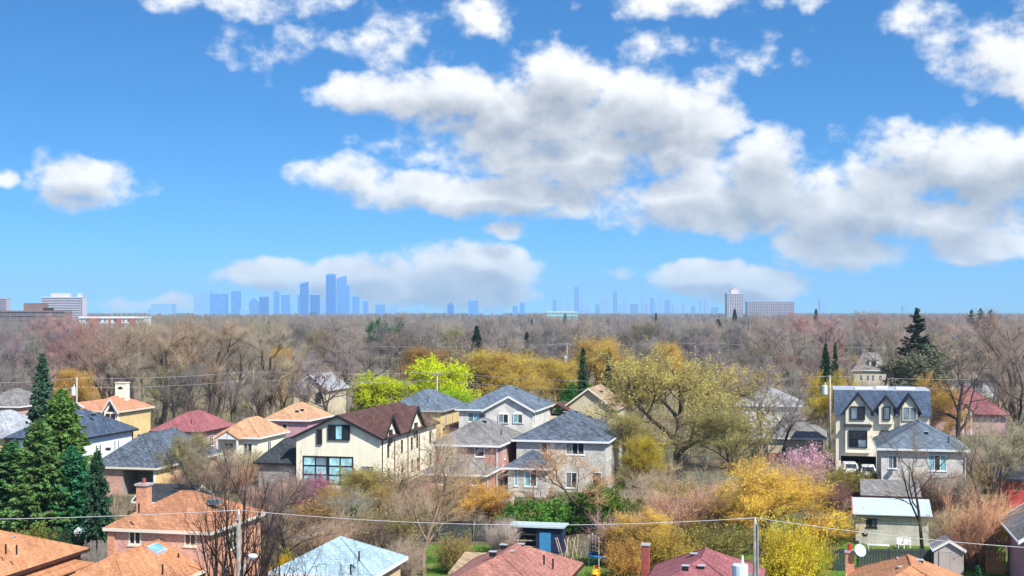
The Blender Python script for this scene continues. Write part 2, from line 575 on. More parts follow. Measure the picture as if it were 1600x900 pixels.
class House:
    def __init__(s, name, label, cat, corner, w, d, ze, rot=ROT, group=None):
        """corner: world point of the front left corner (z ignored); w along the front, d deep, ze wall height"""
        s.root = empty(name, (corner[0], corner[1], 0), rot)
        tag(s.root, label, cat, group)
        s.w, s.d, s.ze = w, d, ze
        if name != 'x':
            FOOT.append((s.root.location.xy.copy(), rot, w, d))
        s.rot = rot
        s.inv = Matrix.LocRotScale(s.root.location, s.root.rotation_euler, None).inverted()
        s.holes = {'f': [], 'r': [], 'l': [], 'b': []}
        s.wins = []

    def face(s, k, y0=0.0, x1=None):
        if k == 'f':
            return Vector((0, y0, 0)), EX, -EY
        if k == 'r':
            return Vector((s.w if x1 is None else x1, 0, 0)), EY, EX
        if k == 'b':
            return Vector((s.w, s.d, 0)), -EX, EY
        return Vector((0, s.d, 0)), -EY, -EX

    def onface(s, k, px, py, off=0.0):
        """(running length, height) where the sight line of a photo pixel meets a wall"""
        O, U, N = s.face(k)
        O = O + N * off
        o = s.inv @ Vector((0, 0, CAM_H))
        p = s.inv @ Vector(((px - 800) / FPX, 1, CAM_H - (py - HOR) / FPX))
        dr = p - o
        t = (O - o).dot(N) / dr.dot(N)
        h = o + dr * t
        return (h - O).dot(U), h.z

    def win(s, k, px, cols=1, rows=1, frame='white', panes=('glass',), off=0.0, sill=True, bar=.07, cbar=None, arch=False):
        """a window given by its pixel box on face k; off>0: on a wall panel that stands that far out"""
        x0, y0, x1, y1 = px
        ua, za = s.onface(k, x0, y1, off)
        ub, zb = s.onface(k, x1, y0, off)
        _, zc = s.onface(k, x0, y0, off)
        s.winm(k, ua, min(za, zb), ub, max(zc, zb) if k == 'f' else zc, cols, rows, frame, panes, off, sill, bar, cbar, arch)

    def winm(s, k, ua, za, ub, zb, cols=1, rows=1, frame='white', panes=('glass',), off=0.0, sill=True, bar=.07, cbar=None, arch=False):
        if off == 0.0:
            s.holes[k].append((ua, za, ub, zb))
        s.wins.append((k, ua, za, ub, zb, cols, rows, frame, panes, off, sill, bar, cbar, arch))

    def finish_windows(s):
        for (k, ua, za, ub, zb, cols, rows, frame, panes, off, sill, bar, cbar, arch) in s.wins:
            O, U, N = s.face(k)
            O = O + N * off
            rec = -.09 if off == 0.0 else .02
            fr = MB()
            e = .012
            w_, h_ = ub - ua, zb - za
            n0, n1 = rec, rec + .11
            fr.obox(O, U, N, ua - e, ub + e, za - e, za + bar, n0, n1)
            fr.obox(O, U, N, ua - e, ub + e, zb - bar, zb + e, n0, n1)
            fr.obox(O, U, N, ua - e, ua + bar, za + bar, zb - bar, n0, n1)
            fr.obox(O, U, N, ub - bar, ub + e, za + bar, zb - bar, n0, n1)
            us = [ua + bar / 2 + (w_ - bar) * i / cols for i in range(cols + 1)]
            zs = [za + bar / 2 + (h_ - bar) * i / rows for i in range(rows + 1)]
            for i in range(1, cols):
                b2 = (cbar if (cbar and i * 2 == cols) else bar) / 2
                fr.obox(O, U, N, us[i] - b2, us[i] + b2, za + bar, zb - bar, n0 + .01, n1 - .01)
            for j in range(1, rows):
                fr.obox(O, U, N, ua + bar, ub - bar, zs[j] - bar / 2, zs[j] + bar / 2, n0 + .015, n1 - .015)
            if sill:
                fr.obox(O, U, N, ua - .08, ub + .08, za - .10, za - .014, rec, .07 + max(0, rec))
            if arch:
                pts = []
                cx, rr, hh = (ua + ub) / 2, w_ / 2, w_ * .28
                prev = None
                for t in range(9):
                    a = math.pi * t / 8
                    p = (cx + math.cos(a) * rr, zb + .02 + math.sin(a) * hh)
                    if prev:
                        fr.poly([O + U * prev[0] + N * .05 + EZ * prev[1], O + U * p[0] + N * .05 + EZ * p[1], O + U * cx + N * .05 + EZ * (zb + .02)])
                    prev = p
            wo_ = fr.build('window', M[frame], s.root)
            idx = 0
            for j in range(rows):
                for i in range(cols):
                    pn = MB().obox(O, U, N, us[i] + bar * .3, us[i + 1] - bar * .3, zs[j] + bar * .3, zs[j + 1] - bar * .3, n0 + .025, n0 + .05)
                    pn.build('pane', M[panes[idx % len(panes)]], wo_)
                    idx += 1

    def walls(s, mat, top=None, name='wall', mats=None):
        """top: dict face -> list of (u, z) points over the wall head (gables); each face its own part"""
        top = top or {}
        for k in 'frbl':
            O, U, N = s.face(k)
            L = s.w if k in 'fb' else s.d
            outer = [(0, 0), (L, 0), (L, s.ze)] + list(top.get(k, [])) + [(0, s.ze)]
            polys = [[Vector((u, z, 0)) for u, z in outer]]
            hs_ = [h for h in s.holes[k] if h[2] > h[0] and h[3] > h[1]]
            for (a, b, c, d_) in hs_:
                polys.append([Vector((a, b, 0)), Vector((a, d_, 0)), Vector((c, d_, 0)), Vector((c, b, 0))])
            flat = [p for q_ in polys for p in q_]
            tri = tessellate_polygon(polys)
            mb = MB()
            mb.v = [tuple(O + U * p.x + EZ * p.y) for p in flat]
            mb.f = [tuple(t) for t in tri]
            for (a, b, c, d_) in hs_:
                P_ = lambda u, z, n: O + U * u + EZ * z + N * n
                for (p, q_) in (((a, b), (c, b)), ((c, b), (c, d_)), ((c, d_), (a, d_)), ((a, d_), (a, b))):
                    mb.poly([P_(*p, 0), P_(*q_, 0), P_(*q_, -.12), P_(*p, -.12)])
            mb.build(name, M[(mats or {}).get(k, mat)], s.root)

    def hip(s, mat, zr, box=None, ze=None, oh=.45, axis=None, inset=None, fascia='white', name='roof', shift=0.0, drop=.0):
        x0, y0, x1, y1 = box or (0, 0, s.w, s.d)
        ze = s.ze if ze is None else ze
        x0, y0, x1, y1 = x0 - oh, y0 - oh, x1 + oh, y1 + oh
        wx, wy = x1 - x0, y1 - y0
        axis = axis or ('y' if wy > wx else 'x')
        ins = inset if inset is not None else min(wx, wy) / 2
        if axis == 'y':
            xm = (x0 + x1) / 2
            a, b = Vector((xm, y0 + ins, zr)), Vector((xm, max(y1 - ins, y0 + ins + .05), zr))
        else:
            ym = (y0 + y1) / 2
            a, b = Vector((x0 + ins, ym, zr)), Vector((max(x1 - ins, x0 + ins + .05), ym, zr))
        c = [Vector((x0, y0, ze)), Vector((x1, y0, ze)), Vector((x1, y1, ze)), Vector((x0, y1, ze))]
        mb = MB()
        if axis == 'y':
            mb.poly([c[0], c[1], a]).poly([c[1], c[2], b, a]).poly([c[2], c[3], b]).poly([c[3], c[0], a, b])
        else:
            mb.poly([c[0], c[1], b, a]).poly([c[1], c[2], b]).poly([c[2], c[3], a, b]).poly([c[3], c[0], a])
        mb.poly([p - EZ * .015 for p in c[::-1]])
        ro = mb.build(name, M[mat], s.root)
        # ridge and hip caps
        cap = MB()
        for p, q_ in ((a, b), (c[0], a), (c[1], a if axis == 'y' else b), (c[2], b), (c[3], b if axis == 'y' else a)):
            dd = (q_ - p)
            if dd.length > .3:
                cap.tube([p + dd * .02 + EZ * .0, q_ + EZ * .0], .055, 5)
        cap.build('ridge_cap', M[mat], ro)
        fz = .20
        fb_ = MB()
        for (u0, v0, u1, v1) in ((x0 - .04, y0 - .04, x1 + .04, y0 - .003), (x0 - .04, y1 + .003, x1 + .04, y1 + .04), (x0 - .04, y0, x0 - .003, y1), (x1 + .003, y0, x1 + .04, y1)):
            fb_.box(u0, v0, ze - fz, u1, v1, ze + .015)
        fb_.build('fascia', M[fascia], ro)
        s.rp = (x0, y0, x1, y1, ze, zr, a, b)
        return ro

    def gable(s, mat, zr, axis='y', box=None, ze=None, oh=.4, fascia='white', name='roof', xm=None, t=.16, bt=.07):
        x0, y0, x1, y1 = box or (0, 0, s.w, s.d)
        ze = s.ze if ze is None else ze
        ro = None
        if axis == 'y':
            xm = (x0 + x1) / 2 if xm is None else xm
            kl, kr = (zr - ze) / (xm - x0), (zr - ze) / (x1 - xm)
            L = [Vector((x0 - oh, y0 - oh, ze - kl * oh)), Vector((xm, y0 - oh, zr)), Vector((xm, y1 + oh, zr)), Vector((x0 - oh, y1 + oh, ze - kl * oh))]
            Rr = [Vector((xm, y0 - oh, zr)), Vector((x1 + oh, y0 - oh, ze - kr * oh)), Vector((x1 + oh, y1 + oh, ze - kr * oh)), Vector((xm, y1 + oh, zr))]
            n = Vector((0, -1, 0))
            ends = [(L[0], L[1]), (Rr[0], Rr[1])]
            back = [(L[3], L[2]), (Rr[3], Rr[2])]
        else:
            ym = (y0 + y1) / 2
            kk = (zr - ze) / (ym - y0)
            L = [Vector((x0 - oh, y0 - oh, ze - kk * oh)), Vector((x1 + oh, y0 - oh, ze - kk * oh)), Vector((x1 + oh, ym, zr)), Vector((x0 - oh, ym, zr))]
            Rr = [Vector((x0 - oh, ym, zr)), Vector((x1 + oh, ym, zr)), Vector((x1 + oh, y1 + oh, ze - kk * oh)), Vector((x0 - oh, y1 + oh, ze - kk * oh))]
            n = Vector((1, 0, 0))
            ends = [(L[1], L[2]), (Rr[1], Rr[2])]
            back = [(L[0], L[3]), (Rr[0], Rr[3])]
        up = EZ * t
        ro = MB().slab([p + up for p in L], t - .01).build(name, M[mat], s.root)
        MB().slab([p + up for p in Rr], t - .01).build(name, M[mat], s.root)
        for (p, q_), nn in [(e, n) for e in ends] + [(e, -n) for e in back]:
            o1 = nn * .006
            o2 = nn * (.006 + bt)
            pts = [p + EZ * (t + .03), q_ + EZ * (t + .03), q_ - EZ * .10, p - EZ * .10]
            A_ = [v + o1 for v in pts]
            B_ = [v + o2 for v in pts]
            bb = MB()
            bb.poly(A_).poly(B_[::-1])
            for i in range(4):
                j = (i + 1) % 4
                bb.poly([A_[i], A_[j], B_[j], B_[i]])
            bb.build('bargeboard', M[fascia], ro)
        # eaves gutter
        if axis == 'y':
            for p, q_, sx in ((L[0], L[3], -1), (Rr[1], Rr[2], 1)):
                xx = p.x + sx * .06
                MB().box(min(p.x + sx * .005, xx), p.y, p.z + .0, max(p.x + sx * .005, xx), q_.y, p.z + t).build('gutter', M[fascia], ro)
        else:
            for p, q_, sy in ((L[0], L[1], -1), (Rr[3], Rr[2], 1)):
                yy = p.y + sy * .06
                MB().box(p.x, min(p.y + sy * .005, yy), p.z, q_.x, max(p.y + sy * .005, yy), p.z + t).build('gutter', M[fascia], ro)
        return ro

    def part(s, name, mat, *boxes):
        mb = MB()
        for b in boxes:
            mb.box(*b)
        return mb.build(name, M[mat], s.root)

    def vent(s, px, py, z, kind='box'):
        """roof fitting at a photo pixel, on the roof at height z"""
        p = s.inv @ G(px, py, z)
        if kind == 'box':
            mb = MB()
            mb.box(p.x - .2, p.y - .2, p.z - .12, p.x + .2, p.y + .2, p.z + .16)
            o = mb.build('roof_vent', M['black'], s.root)
            MB().box(p.x - .24, p.y - .24, p.z + .165, p.x + .24, p.y + .24, p.z + .2).build('vent_hood', M['grey_trim'], o)
        elif kind == 'pipe':
            MB().tube([(p.x, p.y, p.z - .2), (p.x, p.y, p.z + .45)], .06, 8).build('vent_pipe', M['black'], s.root)
        return p

    def spout(s, x, y, z1, mat='white', z0=0.1):
        MB().box(x - .045, y - .045, z0, x + .045, y + .045, z1).build('downspout', M[mat], s.root)


def corner_at(px, py, ze):
    return G(px, py, ze)

# ------------------------------------------------------------------ tree meshes (built once per kind, shared by every tree of that kind)
def np_mesh(name, v, tris, quads=None):
    me = bpy.data.meshes.new(name)
    nt_ = len(tris)
    nq = 0 if quads is None else len(quads)
    me.vertices.add(len(v))
    me.vertices.foreach_set('co', np.asarray(v, np.float32).ravel())
    loops = np.asarray(tris, np.int32).ravel() if nt_ else np.zeros(0, np.int32)
    starts = np.arange(nt_, dtype=np.int32) * 3
    if nq:
        loops = np.concatenate([loops, np.asarray(quads, np.int32).ravel()])
        starts = np.concatenate([starts, nt_ * 3 + np.arange(nq, dtype=np.int32) * 4])
    me.loops.add(len(loops))
    me.loops.foreach_set('vertex_index', loops)
    me.polygons.add(nt_ + nq)
    me.polygons.foreach_set('loop_start', starts)
    me.update(calc_edges=True)
    return me


def unit(a):
    return a / np.maximum(np.linalg.norm(a, axis=1, keepdims=True), 1e-9)


def perp(rng, d):
    r = rng.normal(size=d.shape)
    r -= d * (r * d).sum(1, keepdims=True)
    return unit(r)


class Geo:
    def __init__(s):
        s.v, s.t, s.q, s.n = [], [], [], 0

    def spikes(s, p0, p1, r, rng, k=3):
        """thin k-sided spikes from p0 to p1"""
        d = unit(p1 - p0)
        a = perp(rng, d)
        b = np.cross(d, a)
        n = len(p0)
        r = np.broadcast_to(np.asarray(r, float).reshape(-1, 1), (n, 1))
        vs = []
        for j in range(k):
            t = 2 * math.pi * j / k
            vs.append(p0 + (a * math.cos(t) + b * math.sin(t)) * r)
        vs.append(p1)
        V = np.stack(vs, 1).reshape(-1, 3)
        base = s.n + np.arange(n)[:, None] * (k + 1)
        T = np.concatenate([base + np.array([[j, (j + 1) % k, k]]) for j in range(k)], 0)
        s.v.append(V)
        s.t.append(T)
        s.n += len(V)

    def tubes(s, p0, p1, r0, r1, k=5):
        d = unit(p1 - p0)
        h = np.where(np.abs(d[:, 2:3]) > .9, np.array([[1., 0, 0]]), np.array([[0, 0, 1.]]))
        a = unit(np.cross(d, h))
        b = np.cross(d, a)
        n = len(p0)
        lo, hi = [], []
        for j in range(k):
            t = 2 * math.pi * j / k
            o = a * math.cos(t) + b * math.sin(t)
            lo.append(p0 - d * (r0 * .3)[:, None] + o * r0[:, None])
            hi.append(p1 + o * r1[:, None])
        V = np.stack(lo + hi, 1).reshape(-1, 3)
        base = s.n + np.arange(n)[:, None] * (2 * k)
        Q = np.concatenate([base + np.array([[j, (j + 1) % k, k + (j + 1) % k, k + j]]) for j in range(k)], 0)
        s.v.append(V)
        s.q.append(Q)
        s.n += len(V)

    def leaves(s, c, size, rng, aspect=1.0, d=None):
        """diamond leaves centred at c; with d, long axis along d"""
        n = len(c)
        a = unit(rng.normal(size=(n, 3))) if d is None else unit(d + rng.normal(size=(n, 3)) * .35)
        b = perp(rng, a)
        sz = (np.asarray(size) * rng.uniform(.6, 1.4, n))[:, None]
        V = np.stack([c - a * sz * aspect, c + b * sz * .6, c + a * sz * aspect, c - b * sz * .6], 1).reshape(-1, 3)
        base = s.n + np.arange(n)[:, None] * 4
        s.q.append(base + np.array([[0, 1, 2, 3]]))
        s.v.append(V)
        s.n += len(V)

    def mesh(s, name):
        return np_mesh(name, np.concatenate(s.v), np.concatenate(s.t) if s.t else [], np.concatenate(s.q) if s.q else None)


def skeleton(seed, h, trunk=.22, nl=(6, 5, 4), ang=(42, 42, 45), ratio=(.62, .55, .5), strop=(.06, .10, .10), wander=(.10, .16, .22), r0=.28, stems=1, stem_ang=12, lean=(0, 0)):
    rnd = random.Random(seed)
    segs = []

    def branch(p, d, L, r, lev):
        n = 5 if lev <= 1 else 4
        pts = []
        rr = r
        for i in range(n):
            d = (d + Vector((rnd.gauss(0, 1), rnd.gauss(0, 1), rnd.gauss(0, .7))) * wander[min(lev, 2)] + EZ * strop[min(lev, 2)]).normalized()
            q_ = p + d * (L / n)
            r2 = r * (1 - .68 * (i + 1) / n)
            segs.append((p.copy(), q_.copy(), rr, r2, lev))
            p, rr = q_, r2
            pts.append((p.copy(), d.copy(), rr))
        if lev < len(nl):
            m = nl[lev]
            az = rnd.uniform(0, 6.28)
            for k in range(m):
                t = (trunk if lev == 0 else .22) + (1 - (trunk if lev == 0 else .22)) * (k + rnd.uniform(.1, .9)) / m
                i = min(n - 1, int(t * n))
                f = t * n - i
                pp, dd, r_ = pts[i]
                base = pts[i - 1][0] if i else pts[0][0] - dd * (L / n)
                pp = base.lerp(pp, min(1, f))
                az += 2.4 + rnd.uniform(-.5, .5)
                o = dd.orthogonal().normalized()
                o = Matrix.Rotation(az, 3, dd) @ o
                a_ = R(ang[lev] * rnd.uniform(.7, 1.3))
                nd = (dd * math.cos(a_) + o * math.sin(a_)).normalized()
                branch(pp, nd, L * ratio[lev] * rnd.uniform(.75, 1.2) * (1.15 - .45 * t), max(.012, r_ * .72), lev + 1)

    for k in range(stems):
        a_ = R(stem_ang) * (1 if stems > 1 else .3)
        az = k * 6.283 / stems + rnd.uniform(-.4, .4)
        d = Vector((math.sin(a_) * math.cos(az) + lean[0], math.sin(a_) * math.sin(az) + lean[1], math.cos(a_))).normalized()
        off = Vector((math.cos(az), math.sin(az), 0)) * (r0 * .7 if stems > 1 else 0)
        branch(off, d, h * .8 * rnd.uniform(.85, 1.1), r0, 0)
    return segs


def pack(segs, lev0, lev1=99):
    s = [g_ for g_ in segs if lev0 <= g_[4] <= lev1]
    return (np.array([tuple(g_[0]) for g_ in s]), np.array([tuple(g_[1]) for g_ in s]), np.array([g_[2] for g_ in s]), np.array([g_[3] for g_ in s]))


def shoots(rng, p0, p1, n, length, spread=.8, trop=.15, bias=0.0):
    """n shoots starting anywhere on the given segments"""
    L = np.linalg.norm(p1 - p0, axis=1)
    i = rng.choice(len(p0), n, p=L / L.sum())
    t = rng.uniform(bias, 1, (n, 1))
    a = p0[i] + (p1[i] - p0[i]) * t
    d = unit(p1[i] - p0[i])
    nd = unit(d * 1.0 + perp(rng, d) * spread * rng.uniform(.4, 1.3, (n, 1)) + np.array([[0, 0, trop]]))
    ln = length * rng.uniform(.45, 1.3, (n, 1))
    return a, a + nd * ln


PROTO = {}


def finish(kind, wood, crown, crown_mat, bark_mat='bark'):
    tm = wood.mesh(kind + '_trunk')
    cm = crown.mesh(kind + '_crown')
    tm.materials.append(M[bark_mat])
    cm.materials.append(M[crown_mat])
    zz, xs = [], []
    v = np.concatenate(crown.v)
    hgt = float(np.percentile(v[:, 2], 99.8))
    wid = float(np.percentile(v[:, 0], 99) - np.percentile(v[:, 0], 1))
    PROTO[kind] = (tm, cm, hgt, wid)


def bare(kind, seed, h=14., twigs=(2000, 4800), tl=(1.25, .75), tr=(.013, .0085), trop=.25, thick=1.0, buds=0, bud=.05, **kw):
    rng = np.random.default_rng(seed)
    sg = skeleton(seed, h, **kw)
    wood, crown = Geo(), Geo()
    p0, p1, r0, r1 = pack(sg, 0, 1)
    wood.tubes(p0, p1, r0 * thick, r1 * thick, 6)
    p0, p1, r0, r1 = pack(sg, 2)
    wood.tubes(p0, p1, r0 * thick, r1 * thick, 4)
    a, b = shoots(rng, p0, p1, twigs[0], tl[0], .9, trop)
    crown.spikes(a, b, tr[0], rng)
    a2, b2 = shoots(rng, np.concatenate([a, p0]), np.concatenate([b, p1]), twigs[1], tl[1], .9, trop)
    crown.spikes(a2, b2, tr[1], rng)
    if buds:
        i = rng.integers(0, len(a2), buds)
        c = a2[i] + (b2[i] - a2[i]) * rng.uniform(.3, 1.05, (buds, 1))
        crown.leaves(c, bud, rng)
    finish(kind, wood, crown, 'twig')


def leafy(kind, seed, h=12., n_leaf=16000, size=.13, clump=0, aspect=1.2, tl=(1.4, .9), tw=(1800, 3000), trop=.2, droop=0.0, thick=1.0, mat='leaf', tr=(.014, .009), **kw):
    rng = np.random.default_rng(seed)
    sg = skeleton(seed, h, **kw)
    wood, crown = Geo(), Geo()
    p0, p1, r0, r1 = pack(sg, 0, 1)
    wood.tubes(p0, p1, r0 * thick, r1 * thick, 6)
    p0, p1, r0, r1 = pack(sg, 2)
    wood.tubes(p0, p1, r0 * thick, r1 * thick, 4)
    a, b = shoots(rng, p0, p1, tw[0], tl[0], .95, trop)
    crown.spikes(a, b, tr[0], rng)
    a2, b2 = shoots(rng, np.concatenate([a, p0]), np.concatenate([b, p1]), tw[1], tl[1], .9, trop - droop)
    crown.spikes(a2, b2, tr[1], rng)
    if droop:                         # hanging withes
        k = tw[1]
        i = rng.integers(0, len(b2), k)
        ln = rng.uniform(.5, 2.4, (k, 1)) * droop * 2
        q0 = b2[i]
        q1 = q0 + np.concatenate([rng.normal(0, .16, (k, 2)), -ln], 1)
        q1[:, 2] = np.maximum(q1[:, 2], .5)
        crown.spikes(q0, q1, tr[1], rng)
        a2, b2 = np.concatenate([a2, q0]), np.concatenate([b2, q1])
    i = rng.integers(0, len(a2), n_leaf)
    c = a2[i] + (b2[i] - a2[i]) * rng.uniform(.1, 1.1, (n_leaf, 1)) + rng.normal(0, .06, (n_leaf, 3))
    crown.leaves(c, size, rng, aspect, unit(b2[i] - a2[i]) if droop else None)
    finish(kind, wood, crown, mat)


def conifer(kind, seed, h=14., rad=2.6, dens=420, power=.8, droop=.18, card=.24, gap=0.0, base=.06, curve=.1):
    rng = np.random.default_rng(seed)
    wood, crown = Geo(), Geo()
    zs = np.linspace(0, h, 9)
    jit = np.cumsum(rng.normal(0, .02, (9, 2)), 0)
    pts = np.concatenate([jit, zs[:, None]], 1)
    rr = .19 * h / 14 * (1 - zs / h * .93)
    wood.tubes(pts[:-1], pts[1:], rr[:-1], rr[1:], 7)
    n = dens
    t = np.sort(rng.uniform(0, 1, n) ** 1.12)
    z = base * h + (h * .985 - base * h) * t
    L = rad * (1 - t) ** power * rng.uniform(.62, 1.12, n) + .12
    if gap:
        L *= np.where(np.sin(z * 3.1 + rng.normal(0, .5, n)) > gap - 1, 1, .45)
    az = rng.uniform(0, 6.283, n)
    p0 = np.stack([np.zeros(n), np.zeros(n), z], 1)
    d = np.stack([np.cos(az), np.sin(az), -droop + rng.normal(0, .10, n) + .35 * t], 1)
    p1 = p0 + d * L[:, None]
    p1[:, 2] = np.maximum(p1[:, 2], .25)
    wood.tubes(p0, p1, .028 * (1 - t) + .010, np.full(n, .006), 3)
    k = np.maximum(3, (L / .17).astype(int))
    idx = np.repeat(np.arange(n), k * 5)
    m = len(idx)
    f = rng.uniform(.12, 1.05, (m, 1)) ** .8
    dd = p1[idx] - p0[idx]
    side = np.cross(unit(dd), np.array([[0, 0, 1.]]))
    wid = (rng.uniform(-1, 1, (m, 1)) * L[idx][:, None] * .30 * (1.1 - f))
    c = p0[idx] + dd * f + side * wid + np.concatenate([rng.normal(0, .05, (m, 2)), rng.normal(-.03, .07, (m, 1)) + curve * (f ** 2) * L[idx][:, None] * .5], 1)
    dirn = unit(unit(dd) + side * np.sign(wid) * .6 + rng.normal(0, .25, (m, 3)) + np.array([[0, 0, -.15]]))
    crown.leaves(c, card * .62, rng, 1.5, dirn)
    finish(kind, wood, crown, 'needle')


def bush(kind, seed, h=3., w=3., stems=60, twigs=2500, leaf=0, size=.07, splay=.7, tr=(.012, .007), mat='twig', tl=.6, trop=.3, aspect=1.2):
    rng = np.random.default_rng(seed)
    wood, crown = Geo(), Geo()
    az = rng.uniform(0, 6.283, stems)
    rad = np.sqrt(rng.uniform(0, 1, stems))
    base = np.stack([np.cos(az) * rad * w * .16, np.sin(az) * rad * w * .16, np.zeros(stems)], 1)
    sp = rad * splay * rng.uniform(.6, 1.2, stems)
    d = unit(np.stack([np.cos(az) * sp, np.sin(az) * sp, np.ones(stems)], 1))
    ln = h * rng.uniform(.55, 1.0, (stems, 1))
    mid = base + d * ln * .5 + rng.normal(0, .05 * h, (stems, 3)) * [1, 1, .2]
    d2 = unit(d + rng.normal(0, .25, (stems, 3)) + np.array([[0, 0, .2]]))
    tip = mid + d2 * ln * .5
    r = rng.uniform(.5, 1, stems) * .022 * h / 3
    wood.tubes(base, mid, r, r * .6, 4)
    wood.tubes(mid, tip, r * .6, r * .2, 4)
    p0, p1 = np.concatenate([base + d * ln * .15, mid]), np.concatenate([mid, tip])
    a, b = shoots(rng, p0, p1, twigs // 3, tl * 1.5, .9, trop)
    crown.spikes(a, b, tr[0], rng)
    a2, b2 = shoots(rng, a, b, twigs, tl, .9, trop)
    crown.spikes(a2, b2, tr[1], rng)
    if leaf:
        i = rng.integers(0, len(a2), leaf)
        c = a2[i] + (b2[i] - a2[i]) * rng.uniform(0, 1.1, (leaf, 1)) + rng.normal(0, .03, (leaf, 3))
        crown.leaves(c, size, rng, aspect)
    finish(kind, wood, crown, mat)


# bare broadleaves: spreading, upright, vase shaped, multi-stemmed
bare('oak', 3, 14, nl=(7, 5, 4), ang=(55, 45, 45), trunk=.28, r0=.34)
bare('maple', 8, 14, nl=(8, 5, 4), ang=(38, 38, 42), trunk=.2, r0=.28)
bare('elm', 12, 15, nl=(7, 5, 4), ang=(30, 36, 42), trunk=.30, r0=.32, trop=.15)
bare('ash', 21, 15, nl=(6, 5, 4), ang=(34, 40, 46), trunk=.34, r0=.30, wander=(.14, .2, .25))
bare('poplar', 27, 17, nl=(11, 5, 3), ang=(30, 34, 40), ratio=(.42, .5, .5), trunk=.16, r0=.27)
bare('cluster', 33, 13, nl=(5, 4, 4), ang=(32, 38, 42), stems=3, stem_ang=15, r0=.20, trunk=.25, twigs=(2300, 5600))
bare('budding_maple', 41, 14, nl=(8, 5, 4), ang=(44, 40, 44), trunk=.22, r0=.26, buds=9000, bud=.055)
bare('budding_elm', 44, 15, nl=(7, 5, 4), ang=(34, 40, 42), trunk=.26, r0=.28, buds=7000, bud=.05)
bare('old_giant', 52, 18, nl=(6, 6, 5), ang=(36, 40, 44), trunk=.14, r0=.46, thick=.9, twigs=(2300, 5600), tl=(1.5, .9), wander=(.13, .2, .24))
bare('open_giant', 57, 18, nl=(4, 4, 5), ang=(34, 36, 42), trunk=.22, r0=.40, thick=1.0, twigs=(2600, 6500), tl=(1.6, 1.0), wander=(.15, .22, .25))
bare('near_sapling', 61, 12, nl=(6, 4, 3), ang=(36, 42, 44), ratio=(.58, .55, .5), stems=4, stem_ang=13, r0=.15, thick=1.35, trunk=.2, twigs=(200, 420), tl=(1.0, .6), tr=(.011, .007), wander=(.08, .12, .16))
bare('tan_tree', 66, 12, nl=(8, 6, 4), ang=(42, 38, 42), trunk=.2, r0=.27, twigs=(1300, 3200), tl=(1.2, .7), thick=.85)
bare('knobbly', 71, 16, nl=(5, 4, 3), ang=(55, 55, 50), trunk=.45, r0=.36, thick=1.3, twigs=(260, 700), wander=(.14, .30, .35), ratio=(.5, .5, .5))
bare('forked', 76, 12, nl=(5, 4, 4), ang=(34, 36, 40), trunk=.35, r0=.22, twigs=(600, 1400), lean=(-.22, 0), tl=(1.1, .65))
bare('leaning', 79, 9, nl=(5, 5, 4), ang=(48, 46, 46), trunk=.25, r0=.18, twigs=(1000, 2600), lean=(-.95, 0), tl=(.9, .5), trop=.35, buds=2500, bud=.035)
# leafing trees
leafy('big_willow', 83, 15, 17000, .07, nl=(8, 6, 5), ang=(56, 48, 46), ratio=(.74, .55, .5), trunk=.16, r0=.50, thick=1.1, tw=(2800, 4200), droop=.22, aspect=1.7, tl=(1.5, 1.0), wander=(.12, .18, .22))
leafy('globe_willow', 87, 12, 17000, .06, nl=(10, 6, 4), ang=(46, 40, 42), trunk=.12, r0=.3, tw=(5000, 9000), tl=(1.7, 1.2), droop=.12, aspect=1.6)
leafy('lime_tree', 91, 11, 26000, .105, nl=(9, 6, 4), ang=(56, 48, 46), ratio=(.66, .55, .5), trunk=.14, r0=.28, tw=(1800, 2600), droop=.10)
leafy('golden_tree', 95, 8, 15000, .043, nl=(10, 6, 4), ang=(48, 42, 44), trunk=.08, r0=.17, tw=(3200, 6500), tl=(1.1, .7), aspect=1.6)
leafy('olive_tree', 99, 11, 9000, .06, nl=(8, 6, 4), ang=(44, 42, 44), trunk=.2, r0=.22, tw=(3000, 6000), tl=(1.2, .8), droop=.08, aspect=1.6)
leafy('cherry', 103, 5.5, 16000, .07, nl=(10, 6, 4), ang=(78, 50, 46), ratio=(.85, .5, .5), strop=(.02, -.08, -.14), trunk=.35, r0=.16, tw=(1800, 3200), tl=(.8, .6), droop=.55, trop=-.25)
leafy('green_tree', 107, 9, 15000, .14, nl=(9, 6, 4), ang=(50, 46, 46), trunk=.15, r0=.22, tw=(1500, 2200))
# conifers
conifer('spruce', 111, 15, 2.4, 620, .72, .16, .22)
conifer('full_spruce', 115, 13, 3.9, 800, .72, .20, .24, curve=.25)
conifer('narrow_spruce', 119, 12, 1.35, 420, .7, .2, .20)
conifer('open_pine', 123, 19, 4.2, 230, .78, .05, .30, gap=.9, base=.2, curve=.2)
conifer('young_spruce', 127, 7, 1.5, 260, .7, .12, .2, base=.3)
leafy('round_pine', 129, 13, 15000, .17, nl=(9, 6, 4), ang=(60, 46, 46), trunk=.25, r0=.3, tw=(1500, 2200), mat='needle')
# shrubs
bush('twig_shrub', 131, 3, 3, 60, 3600, tr=(.012, .008))
bush('upright_shrub', 135, 5, 3, 70, 4200, splay=.42, tr=(.012, .008), tl=.7)
bush('budding_shrub', 139, 3, 3.2, 55, 2600, leaf=7000, size=.05, mat='leaf')
bush('forsythia', 143, 3, 3.6, 70, 2600, leaf=15000, size=.042, mat='leaf', splay=.9)
bush('green_shrub', 147, 2.4, 2.8, 50, 1300, leaf=13000, size=.075, mat='leaf', splay=1.0)
bush('hedge_plant', 151, 2, 1.6, 60, 1200, leaf=9000, size=.07, mat='leaf', splay=.45)

